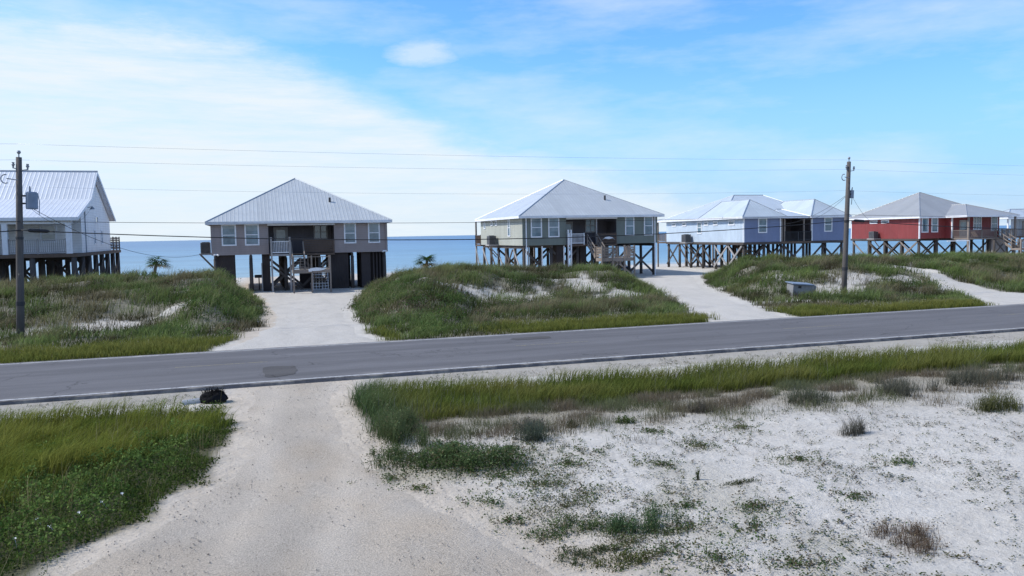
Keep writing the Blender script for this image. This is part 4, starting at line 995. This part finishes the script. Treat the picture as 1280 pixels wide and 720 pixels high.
# grass band right of the drive beside the road
g = Veg()
u, v = scatter(170000, 1.8, 46, 16, 24.2, band_grass)
t = fbm(u * .6, v * .9, 3); n = len(u); h = (.3 + .3 * t + .12 * RNG.random(n)) * (.55 + .45 * ss(18.5, 20, v)); tt = np.clip((t - .3) * 2, 0, 1)
bl = (1 - ss(2.4, 4.2, u))[:, None]
cb = jit(lerp((.065, .085, .016), (.09, .098, .02), tt)); ct = jit(lerp((.155, .20, .045), (.26, .25, .08), tt), .5)
cb = cb * (1 - bl) + bl * np.array([.02, .05, .02]); ct = ct * (1 - bl) + bl * jit(np.repeat(np.array([[.14, .20, .085]]), n, 0))
g.blades(P3(u, v), h, .008 + RNG.random(n) * .009, .2 + RNG.random(n) * .6, cb, ct, wind(n, 1.2))
u, v = scatter(9000, 2.2, 40, 18, 21.5, lambda u, v: band_grass(u, v) * .25 * ss(.4, .6, fbm(u * .8, v * .8, 2)))
n = len(u); g.blades(P3(u, v), .5 + RNG.random(n) * .4, np.full(n, .007), RNG.random(n) * .5, jit(np.full((n, 3), .1)), jit(np.repeat(np.array([[.34, .31, .24]]), n, 0)))
tag(g.build('roadside_grass'), 'band of tall green grass between the road and the white sand', 'grass', kind='stuff')
# far roadside strip
g = Veg()
u, v = scatter(210000, -22, 62, 33.1, 42, lambda u, v: far_strip(u, v) * (.55 + .45 * ss(.35, .55, fbm(u * 1.3, v * 1.3, 3)))); n = len(u); t = fbm(u * .5, v * .6, 3)
g.blades(P3(u, v), .14 + .36 * t * fbm(u * 1.5, v * 1.5, 2) * 1.7 + .14 * RNG.random(n), .014 + RNG.random(n) * .012, .2 + RNG.random(n) * .6, jit(lerp((.075, .10, .02), (.105, .12, .026), t)), jit(lerp((.19, .225, .05), (.30, .28, .085), t), .4))
tag(g.build('verge_grass'), 'short green grass strip along the far side of the road', 'grass', kind='stuff')
# dunes
g = Veg()
u, v = scatter(520000, -26, 80, 33.4, 68, lambda u, v: dune_veg(u, v) * (1 - .93 * far_strip(u, v)) * np.clip(.3 + 1.9 * (fbm(u * 1.0 + 7, v * 1.0, 3) - .34), .05, 1)); n = len(u)
t = fbm(u * .55 + 3, v * .75 + 8, 4); br = ss(.42, .62, fbm(u * .35 + 20, v * .6 + 2, 3)); gr_ = ss(.45, .65, fbm(u * .25 + 60, v * .3 + 3, 3))
cb = lerp((.05, .07, .022), (.08, .07, .038), br); ct = lerp((.17, .225, .085), (.23, .205, .125), br); lg = np.array([[.20, .26, .08]]); ct = ct * (1 - .6 * gr_[:, None]) + .6 * gr_[:, None] * lg
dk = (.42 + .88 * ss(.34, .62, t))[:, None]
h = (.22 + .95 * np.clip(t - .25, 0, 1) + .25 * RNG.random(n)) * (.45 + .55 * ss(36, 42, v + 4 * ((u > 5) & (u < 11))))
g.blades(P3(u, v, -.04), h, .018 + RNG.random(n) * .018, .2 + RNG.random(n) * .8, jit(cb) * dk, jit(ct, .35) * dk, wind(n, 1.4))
# sea oats standing above the rest
u, v = scatter(16000, -26, 80, 42, 64, lambda u, v: dune_veg(u, v) * ss(.48, .66, fbm(u * .5 + 31, v * .6, 3))); n = len(u); oh = .75 + .5 * RNG.random(n)
g.blades(P3(u, v, -.04), oh, .012 + RNG.random(n) * .008, .15 + RNG.random(n) * .6, jit(np.full((n, 3), (.10, .13, .06))), jit(np.repeat(np.array([[.34, .29, .18]]), n, 0)), wind(n, .9))
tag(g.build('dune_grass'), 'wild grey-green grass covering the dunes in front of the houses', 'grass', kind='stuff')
g = Veg()
cu, cv = scatter(4200, -24, 74, 41, 63, lambda u, v: dune_veg(u, v) * ss(.40, .6, fbm(u * .3 + 11, v * .4 + 5, 3)) * (v > 42))
# denser shrubs at the mouths of the drives
eu = np.concatenate([RNG.normal(-2.1, 1.1, 70), RNG.normal(8.6, 1.6, 110), RNG.normal(28.2, .9, 25), RNG.normal(34.0, 1.0, 30)]); ev = np.concatenate([RNG.normal(46.5, 5, 70), RNG.normal(42.5, 5, 110), RNG.normal(51, 4, 25), RNG.normal(49, 3.5, 30)])
k = (far_drive(eu, ev) > .5) & (ev > 34.6); cu = np.concatenate([cu, eu[k]]); cv = np.concatenate([cv, ev[k]]); green = np.concatenate([np.zeros(len(cu) - k.sum()), np.ones(k.sum())])
for x, y, gg in zip(cu, cv, green):
    r = random.uniform(.3, .85) * (1.15 if gg else 1); m = int(190 * r * r + 50); q = RNG.normal(size=(m, 3)); q /= np.linalg.norm(q, axis=1)[:, None]; q *= (RNG.random(m) ** .4)[:, None]; q[:, 2] = abs(q[:, 2]) * .75
    q *= (1 + .4 * (vn(q[:, 0] * 3 + x, q[:, 1] * 3 + y) - .5))[:, None]
    p = np.array([[x, y, float(tz(x, y)) - .05]]) + q * r
    kind = 1. if gg else random.random(); base = np.array([.09, .15, .045]) if kind > .5 else (np.array([.11, .135, .065]) if kind > .22 else np.array([.15, .13, .09]))
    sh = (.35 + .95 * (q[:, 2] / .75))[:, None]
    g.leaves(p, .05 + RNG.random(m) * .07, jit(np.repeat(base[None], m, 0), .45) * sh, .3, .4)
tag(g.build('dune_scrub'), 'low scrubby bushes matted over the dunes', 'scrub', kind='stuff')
# dry transition zone and creeping sprigs on the white sand
g = Veg()
u, v = scatter(260000, 3.2, 36, 13.6, 20.4, lambda u, v: ss(14.6, 18.2, v + (fbm(u * .9, v * .9, 3) - .5) * 3.2) * (1 - ss(19.6, 20.4, v)) * ss(.40, .66, fbm(u * 1.1 + 70, v * 1.5, 3)) * .85 + .06 * ss(15.2, 17.5, v)); n = len(u)
t = RNG.random(n); br = ss(.4, .6, fbm(u * .8 + 33, v * .8, 2))
g.blades(P3(u, v), .07 + .62 * RNG.random(n) * np.clip(fbm(u * 1.1 + 70, v * 1.5, 3) - .2, 0, 1), np.full(n, .008), RNG.random(n) * .9, jit(lerp((.09, .095, .05), (.12, .095, .065), br)), jit(lerp((.19, .21, .11), (.26, .22, .155), br), .3))
tag(g.build('dry_grass'), 'thin dry grey-brown grass between the green band and the white sand', 'grass', kind='stuff')
g = Veg()
def sprig_density(u, v):
    base = .10 + .6 * ss(.40, .66, fbm(u * .5 + 13, v * .5 + 4, 3)) * ss(.35, .6, fbm(u * 1.7, v * 1.7 + 9, 2)) + .5 * np.exp(-((u - 4.6) / 1.3) ** 2) * ss(.35, .6, fbm(u * 1.3 + 5, v * 1.3, 3)); left = 1 - .45 * ss(9, 16, u)
    return base * left * ss(.5, 1.6, near_drive(u, v) + (fbm(u, v, 2) - .5) * 1.5) * (1 - .8 * ss(16.5, 18, v))
u, v = scatter(27000, 2.4, 30, 6, 18.4, sprig_density)
u2, v2 = scatter(9000, -12, 45, 21.2, 24.7, lambda u, v: .55 * ss(.42, .62, fbm(u * .9, v * .9, 3)) * ss(.3, 1.2, near_drive(u, v)))
u = np.concatenate([u, u2]); v = np.concatenate([v, v2])
for x, y in zip(u, v):
    m = random.randint(4, 15); r = random.choice((.02, .04, .07, .12)); qx = x + RNG.normal(0, r, m); qy = y + RNG.normal(0, r * .7, m); p = P3(qx, qy, .008); p[:, 2] += RNG.random(m) * .04
    c = np.array([(.05, .085, .03), (.075, .085, .04), (.12, .115, .05), (.10, .08, .06)][random.choices(range(4), (4, 4, 3, 3))[0]])
    g.leaves(p, .018 + RNG.random(m) * .03, jit(np.repeat(c[None], m, 0), .4), .75, .6)
cs = [(5.9, 10.2, .8), (5.2, 9.5, .6), (6.4, 11.0, .6), (3.9, 10.7, .5), (5.2, 12.2, .7), (4.6, 13.0, .7), (5.6, 13.9, .6), (4.2, 13.6, .5), (6.2, 14.6, .6), (3.6, 11.4, .4), (3.55, 12.4, .45), (5.8, 9.1, .5), (6.9, 9.9, .6), (7.4, 10.6, .5), (6.6, 8.6, .5), (4.9, 15.3, .5), (2.3, 14.3, .3), (2.6, 13.5, .35), (7.2, 13.2, .5), (8.6, 14.2, .6), (9.8, 12.6, .5), (9.2, 10.4, .4), (11.5, 11.8, .5), (8.2, 15.6, .7), (10.2, 15.2, .8)]
for x, y, r in cs:
    for j in range(int(70 * r + 10)):
        a = random.random() * 6.28; q = abs(random.gauss(0, .6)) * r * 1.25; cx, cy = x + q * math.cos(a), y + q * .8 * math.sin(a); m = random.randint(4, 16); w_ = random.choice((.03, .05, .08)); P = P3(cx + RNG.normal(0, w_, m), cy + RNG.normal(0, w_, m), .006); P[:, 2] += RNG.random(m) * .07
        c = np.array(random.choice([(.085, .135, .045), (.10, .14, .06), (.13, .135, .06), (.14, .115, .075), (.075, .12, .05)]))
        g.leaves(P, .018 + RNG.random(m) * .035, jit(np.repeat(c[None], m, 0), .4), .6, .55)
        if random.random() < .35: m = 5; g.blades(P3(cx + RNG.normal(0, .03, m), cy + RNG.normal(0, .03, m)), .06 + .12 * RNG.random(m), np.full(m, .006), RNG.random(m), np.full((m, 3), (.05, .075, .03)), np.full((m, 3), (.15, .17, .09)))
tag(g.build('creeping_weeds'), 'tiny creeping sprigs scattered over the white sand', 'weeds', kind='stuff')

# ------------------------------------------------------------------ countable plants on the sand, each a thing
def plant(name, u, v, ru, rv, h, nb, nl, cb, ct, cl, label, cat, leaf=.035, bw=.008, group=None, lean=.7):
    V = Veg()
    nbl = 9; ca = RNG.random(nbl) * 2 * np.pi; cr = RNG.random(nbl) ** .6 * .78; cw = .32 + .4 * RNG.random(nbl); ch = .45 + .75 * RNG.random(nbl); ch[0] = 1.1; cr[0] = .1; cw[0] = .65
    if max(ru, rv) < .3: cr = cr * .08
    def disc(n, f=1.):
        k = RNG.choice(nbl, n, p=cw ** 1.5 / (cw ** 1.5).sum()); a = RNG.random(n) * 2 * np.pi; q = np.abs(RNG.normal(0, .55, n)) * f
        return ru * (cr[k] * np.cos(ca[k]) + cw[k] * q * np.cos(a)), rv * (cr[k] * np.sin(ca[k]) + cw[k] * q * np.sin(a)), q / ch[k] ** 1.2
    x, y, r = disc(nb); P = np.stack([x, y, tz(u + x, v + y) - float(tz(u, v)) - .02], -1)
    V.blades(P, h * np.clip(1.1 - .5 * r, .25, 1.2) * (.5 + .6 * RNG.random(nb)), np.full(nb, bw), RNG.random(nb) * lean + .1, jit(np.repeat(np.array([cb]), nb, 0)), jit(np.repeat(np.array([ct]), nb, 0), .4))
    if nl:
        x, y, r = disc(nl, 1.05); zz = RNG.random(nl) ** .55 * h * .7 * np.clip(1.15 - r * .75, .05, 1.1); P = np.stack([x, y, tz(u + x, v + y) - float(tz(u, v)) + zz - .01], -1)
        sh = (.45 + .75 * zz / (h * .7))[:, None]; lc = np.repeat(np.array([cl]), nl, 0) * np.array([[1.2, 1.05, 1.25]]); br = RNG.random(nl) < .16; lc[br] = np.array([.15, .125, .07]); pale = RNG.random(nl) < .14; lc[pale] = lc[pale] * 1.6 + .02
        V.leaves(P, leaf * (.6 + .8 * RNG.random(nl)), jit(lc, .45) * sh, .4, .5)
    o = V.build(name); o.location = (u, v, float(tz(u, v))); return tag(o, label, cat, group)
G = 'tufts and bushes on the white sand'
gb, gt, gl = (.025, .055, .015), (.09, .15, .05), (.05, .11, .025)
plant('green_bush', 3.55, 14.85, 1.45, 1.25, .48, 1300, 9500, gb, (.10, .155, .06), (.08, .13, .045), 'big dense green leafy bush at the right edge of the gravel drive', 'bush', .045, group=G)
plant('tall_weed', 2.85, 17.3, .85, 1.9, .62, 2200, 3600, (.05, .075, .03), (.15, .19, .09), (.085, .125, .045), 'blue-green tall grassy weeds behind the big leafy bush', 'weeds', .04, group=G)
plant('low_weed', 2.5, 15.7, .55, .95, .3, 600, 1700, gb, (.12, .16, .07), (.07, .115, .04), 'ragged low weeds between the big leafy bush and the gravel drive', 'weeds', .035, group=G)
plant('tall_weed', 2.95, 20.6, .8, 1.6, .5, 1700, 2400, (.05, .075, .025), (.16, .20, .08), (.09, .125, .045), 'green weed clump where the gravel drive meets the road', 'weeds', .04, group=G)
plant('grass_tuft', 5.55, 15.9, .42, .45, .62, 420, 500, (.05, .065, .05), (.17, .20, .14), (.06, .08, .05), 'upright silvery grey-green tuft right of the big leafy bush', 'tuft', group=G)
plant('dry_bush', 5.95, 16.7, .5, .4, .42, 420, 300, (.06, .05, .04), (.17, .14, .11), (.10, .085, .065), 'brown twiggy bush behind the silvery tuft', 'bush', group=G)
plant('grass_tuft', 6.75, 16.6, .27, .25, .24, 260, 420, (.035, .045, .02), (.10, .11, .06), (.05, .06, .025), 'small round dark olive tuft on bare sand', 'tuft', group=G)
plant('grass_tuft', 8.1, 16.75, .45, .22, .2, 240, 500, gb, (.12, .16, .05), (.07, .12, .03), 'flat bright green tuft near the edge of the dry grass', 'tuft', group=G)
plant('green_bush', 5.45, 10.55, .72, .5, .3, 800, 2300, (.035, .07, .025), (.13, .20, .10), (.075, .13, .05), 'rounded green tuft in the middle of the foreground sand', 'tuft', .03, group=G)
plant('green_bush', 4.7, 10.8, .8, .55, .17, 420, 2200, gb, gt, (.08, .125, .045), 'low green patch joined to the left of the rounded tuft', 'weeds', .03, group=G)
plant('green_bush', 4.95, 10.1, .9, .42, .12, 320, 1900, gb, (.12, .15, .06), (.085, .115, .045), 'olive mat of weeds just in front of the rounded tuft', 'weeds', .028, group=G)
plant('green_bush', 4.65, 9.4, .6, .32, .13, 300, 1400, gb, (.12, .14, .04), (.075, .10, .025), 'yellow-green mat of weeds nearest the bottom of the photo', 'weeds', .028, group=G)
plant('green_bush', 4.15, 9.85, .45, .42, .15, 240, 1000, gb, (.12, .15, .07), (.07, .095, .045), 'grey-green weed mat near the bottom of the photo', 'weeds', .028, group=G)
plant('dry_bush', 8.6, 8.75, .7, .55, .27, 1000, 420, (.07, .05, .035), (.24, .18, .13), (.13, .10, .06), 'dry reddish-brown wispy bush low on the right of the sand', 'bush', .025, .006, group=G)
plant('dry_bush', 12.1, 13.8, .34, .3, .5, 420, 0, (.08, .075, .06), (.22, .21, .17), gl, 'lone grey feathery bush standing out on the white sand', 'bush', bw=.007, group=G, lean=.5)
plant('tall_weed', 16.9, 14.6, 1.0, .7, .55, 900, 500, (.05, .06, .025), (.19, .19, .08), (.07, .085, .035), 'large green and brown clump at the right edge of the photo', 'bush', group=G)
plant('dry_bush', 16.6, 17.0, 1.1, .8, .55, 900, 0, (.07, .07, .055), (.19, .185, .14), gl, 'wide grey-brown bush below the grass band on the right', 'bush', bw=.009, group=G)
plant('dry_bush', 19.3, 17.2, 1.2, .9, .6, 1000, 0, (.065, .065, .05), (.18, .18, .13), gl, 'tall grey-green brush near the right edge below the grass band', 'bush', bw=.009, group=G)
plant('dry_bush', 13.4, 16.9, .8, .6, .5, 700, 0, (.06, .065, .045), (.17, .18, .12), gl, 'grey-green wispy brush left of the wide grey-brown bush', 'bush', bw=.009, group=G)
plant('dry_bush', 10.3, 17.0, .7, .4, .34, 420, 200, (.06, .055, .045), (.17, .155, .12), (.09, .08, .06), 'low brown bush at the foot of the grass band near the middle', 'bush', group=G)
plant('grass_tuft', 7.35, 12.2, .06, .06, .32, 26, 60, (.05, .07, .04), (.13, .16, .09), (.06, .09, .03), 'single upright grassy sprig on the open sand', 'tuft', group=G, lean=.3)
plant('green_bush', 7.95, 11.7, .45, .14, .1, 120, 380, gb, (.12, .14, .06), (.06, .08, .035), 'thin trailing weed strip on the open sand', 'weeds', .026, group=G)
plant('green_bush', 4.35, 11.7, .8, .7, .11, 220, 1300, gb, (.11, .14, .05), (.07, .095, .03), 'sparse trailing weeds between the drive and the rounded tuft', 'weeds', .03, group=G)
plant('green_bush', 4.95, 13.5, .8, 1.4, .1, 260, 1700, gb, (.12, .15, .05), (.07, .11, .03), 'creeping green vine patch below the silvery tuft', 'weeds', .03, group=G)
# loose stones on the gravel drive
n = 14000; u = RNG.uniform(-4, 5, n); v = 7 + RNG.random(n) ** 1.3 * 17.8; k = (near_drive(u, v) < .3) & (RNG.random(n) < .08 + ss(.45, .65, fbm(u * .9 + 4, v * .9 + 2, 3)) * 1.2); u = u[k]; v = v[k]; n = len(u)
c = P3(u, v, .04); sz = .005 + .014 * RNG.random(n) ** 3
off = np.array([[1, 0, 0], [0, 1, 0], [-1, 0, 0], [0, -1, 0], [0, 0, .7], [0, 0, -.7]]); V = c[:, None, :] + off[None] * sz[:, None, None] * RNG.uniform(.6, 1.4, (n, 6, 1))
F = np.array([[0, 1, 4], [1, 2, 4], [2, 3, 4], [3, 0, 4], [1, 0, 5], [2, 1, 5], [3, 2, 5], [0, 3, 5]]); K = (np.arange(n)[:, None, None] * 6 + F[None]).ravel()
cc = np.repeat(jit(np.repeat(np.array([[.40, .365, .325]]), n, 0), .4)[:, None], 6, 1).reshape(-1, 3)
tag(mesh_np('gravel', V.reshape(-1, 3), K, np.arange(n * 8) * 3, 'dryfol', cc), 'loose stones strewn on the gravel drive', 'gravel', kind='stuff')
# tiny pale flowers in the left weeds
fl_pts = [(-3.36, 12.83), (-3.0, 13.2), (-3.25, 13.6), (-2.7, 13.7), (-3.7, 12.5), (-2.2, 14.5), (-2.45, 14.15), (-3.9, 13.4)]
for k, (x, y) in enumerate(fl_pts):
    mb = MB(); z = float(tz(x, y)) + .16
    for j in range(5):
        q = 2 * math.pi * j / 5; mb.poly([(0, 0, 0), (.02 * math.cos(q - .5), .02 * math.sin(q - .5), .008), (.03 * math.cos(q), .03 * math.sin(q), .012), (.02 * math.cos(q + .5), .02 * math.sin(q + .5), .008)])
    mb.tube([(0, 0, -.2), (0, 0, 0)], .004, 5)
    o = mb.build('white_flower', 'white'); o.location = (x, y, z + .04); o.rotation_euler = (R(random.uniform(10, 40)), R(random.uniform(-20, 20)), 0)
    tag(o, 'small white flower among the dark weeds at the lower left', 'flower', 'white flowers in the weeds')

# ------------------------------------------------------------------ sky, sun, camera
SUN = Vector((-.66, .22, .72)).normalized()
w = bpy.data.worlds.new('World'); scn.world = w; w.use_nodes = True; nt = w.node_tree
bg = nt.nodes['Background']
sky = node(nt, 'ShaderNodeTexSky', sky_type='NISHITA', sun_disc=False)
sky.sun_elevation = math.asin(SUN.z); sky.sun_rotation = math.atan2(SUN.x, SUN.y); sky.air_density = 1.0; sky.dust_density = .6; sky.ozone_density = 2.2
co = node(nt, 'ShaderNodeTexCoord').outputs['Generated']
sp = node(nt, 'ShaderNodeSeparateXYZ'); link(nt, co, sp.inputs[0])
el = math_n(nt, 'ARCSINE', sp.outputs[2])
az = math_n(nt, 'SUBTRACT', math_n(nt, 'ARCTAN2', sp.outputs[0], sp.outputs[1]), R(18))
cb_ = node(nt, 'ShaderNodeCombineXYZ'); link(nt, az, cb_.inputs[0]); link(nt, math_n(nt, 'MULTIPLY', el, 3.2), cb_.inputs[1])
n1 = noise(nt, 3.2, 8, .62, cb_.outputs[0]); n2 = noise(nt, 9, 8, .7, cb_.outputs[0])
n3 = noise(nt, 4.2, 9, .68, mapping(nt, cb_.outputs[0], (1.0, 2.6, 1)))
# top of the cloud deck by azimuth (radians)
top = node(nt, 'ShaderNodeFloatCurve'); link(nt, math_n(nt, 'DIVIDE', math_n(nt, 'ADD', az, 1.0), 2.0), top.inputs['Value'])
cv_ = top.mapping.curves[0]
for k, (x, y) in enumerate([(0, .275), (.22, .258), (.30, .245), (.40, .20), (.425, .178), (.48, .125), (.53, .10), (.64, .05), (1, .02)]):
    if k == 0: cv_.points[0].location = (x, y)
    elif k == 8: cv_.points[-1].location = (x, y)
    else: cv_.points.new(x, y)
top.mapping.update()
edge = math_n(nt, 'ADD', math_n(nt, 'SUBTRACT', top.outputs[0], el), math_n(nt, 'MULTIPLY', math_n(nt, 'SUBTRACT', n1, .5), .10))
edge = math_n(nt, 'ADD', edge, math_n(nt, 'MULTIPLY', math_n(nt, 'SUBTRACT', n2, .5), .05))
deck = node(nt, 'ShaderNodeMapRange', interpolation_type='SMOOTHSTEP'); link(nt, edge, deck.inputs[0]); deck.inputs[1].default_value = -.012; deck.inputs[2].default_value = .045
deckv = math_n(nt, 'MULTIPLY', deck.outputs[0], ramp(nt, n3, [(.32, .58), (.6, 1.)]))
# thin wisps on the right and one small puff
wis = ramp(nt, noise(nt, 2.6, 7, .6, mapping(nt, cb_.outputs[0], (1, 1.25, 1))), [(.44, 0.), (.72, .62)])
dx = math_n(nt, 'DIVIDE', math_n(nt, 'ADD', az, .107), .05); dy = math_n(nt, 'DIVIDE', math_n(nt, 'SUBTRACT', el, .219), .018)
puff = math_n(nt, 'SUBTRACT', 1.15, math_n(nt, 'ADD', math_n(nt, 'MULTIPLY', dx, dx), math_n(nt, 'MULTIPLY', dy, dy)))
puff = node(nt, 'ShaderNodeMapRange'); 
p_in = math_n(nt, 'SUBTRACT', math_n(nt, 'ADD', 1.0, math_n(nt, 'MULTIPLY', math_n(nt, 'SUBTRACT', n2, .5), 2.2)), math_n(nt, 'ADD', math_n(nt, 'MULTIPLY', dx, dx), math_n(nt, 'MULTIPLY', dy, dy)))
link(nt, p_in, puff.inputs[0]); puff.inputs[1].default_value = 0; puff.inputs[2].default_value = .9; puff.inputs[4].default_value = .6
clouds = math_n(nt, 'MAXIMUM', math_n(nt, 'MAXIMUM', deckv, wis), puff.outputs[0])
hz = node(nt, 'ShaderNodeMapRange', interpolation_type='SMOOTHSTEP'); link(nt, el, hz.inputs[0]); hz.inputs[1].default_value = .24; hz.inputs[2].default_value = -.02; hz.inputs[4].default_value = .8
SKYS = .12
K = 1 / SKYS
low = node(nt, 'ShaderNodeMapRange', interpolation_type='SMOOTHSTEP'); link(nt, el, low.inputs[0]); low.inputs[1].default_value = .32; low.inputs[2].default_value = .95
skc = mix(nt, 1., sky.outputs[0], mix(nt, low.outputs[0], (.85, 1.42, 2.15), (.7, .95, 1.1)), 'MULTIPLY')
hazeL = ramp(nt, math_n(nt, 'DIVIDE', math_n(nt, 'ADD', az, .7), 1.4), [(.1, (.66 * K, .81 * K, .95 * K)), (.5, (.53 * K, .72 * K, .94 * K)), (.9, (.38 * K, .60 * K, .91 * K))])
c1 = mix(nt, hz.outputs[0], skc, hazeL)
c2 = mix(nt, clouds, c1, (.83 * K, .92 * K, .99 * K))
link(nt, c2, bg.inputs[0]); bg.inputs[1].default_value = SKYS

sl = bpy.data.lights.new('sun', 'SUN'); sl.energy = 4.3; sl.angle = R(.53); sl.color = (1, .95, .87)
so = bpy.data.objects.new('sun', sl); C.objects.link(so); so.rotation_euler = SUN.to_track_quat('Z', 'Y').to_euler()

YAW, PIT, ROLL = R(18), math.atan(67 / 1000), R(1.05)
f = Vector((math.sin(YAW) * math.cos(PIT), math.cos(YAW) * math.cos(PIT), -math.sin(PIT))); r0 = Vector((math.cos(YAW), -math.sin(YAW), 0)); u0 = r0.cross(f)
r = r0 * math.cos(ROLL) - u0 * math.sin(ROLL); u_ = r0 * math.sin(ROLL) + u0 * math.cos(ROLL)
cam = bpy.data.cameras.new('camera'); cam.sensor_width = 36; cam.lens = 36 * 1000 / 1280; cam.clip_start = .1; cam.clip_end = 100000
co_ = bpy.data.objects.new('camera', cam); C.objects.link(co_)
co_.matrix_world = Matrix(((r.x, u_.x, -f.x, 0), (r.y, u_.y, -f.y, 0), (r.z, u_.z, -f.z, 4.4), (0, 0, 0, 1)))
scn.camera = co_
scn.view_settings.view_transform = 'Standard'; scn.view_settings.look = 'None'; scn.view_settings.exposure = 0; scn.view_settings.gamma = 1
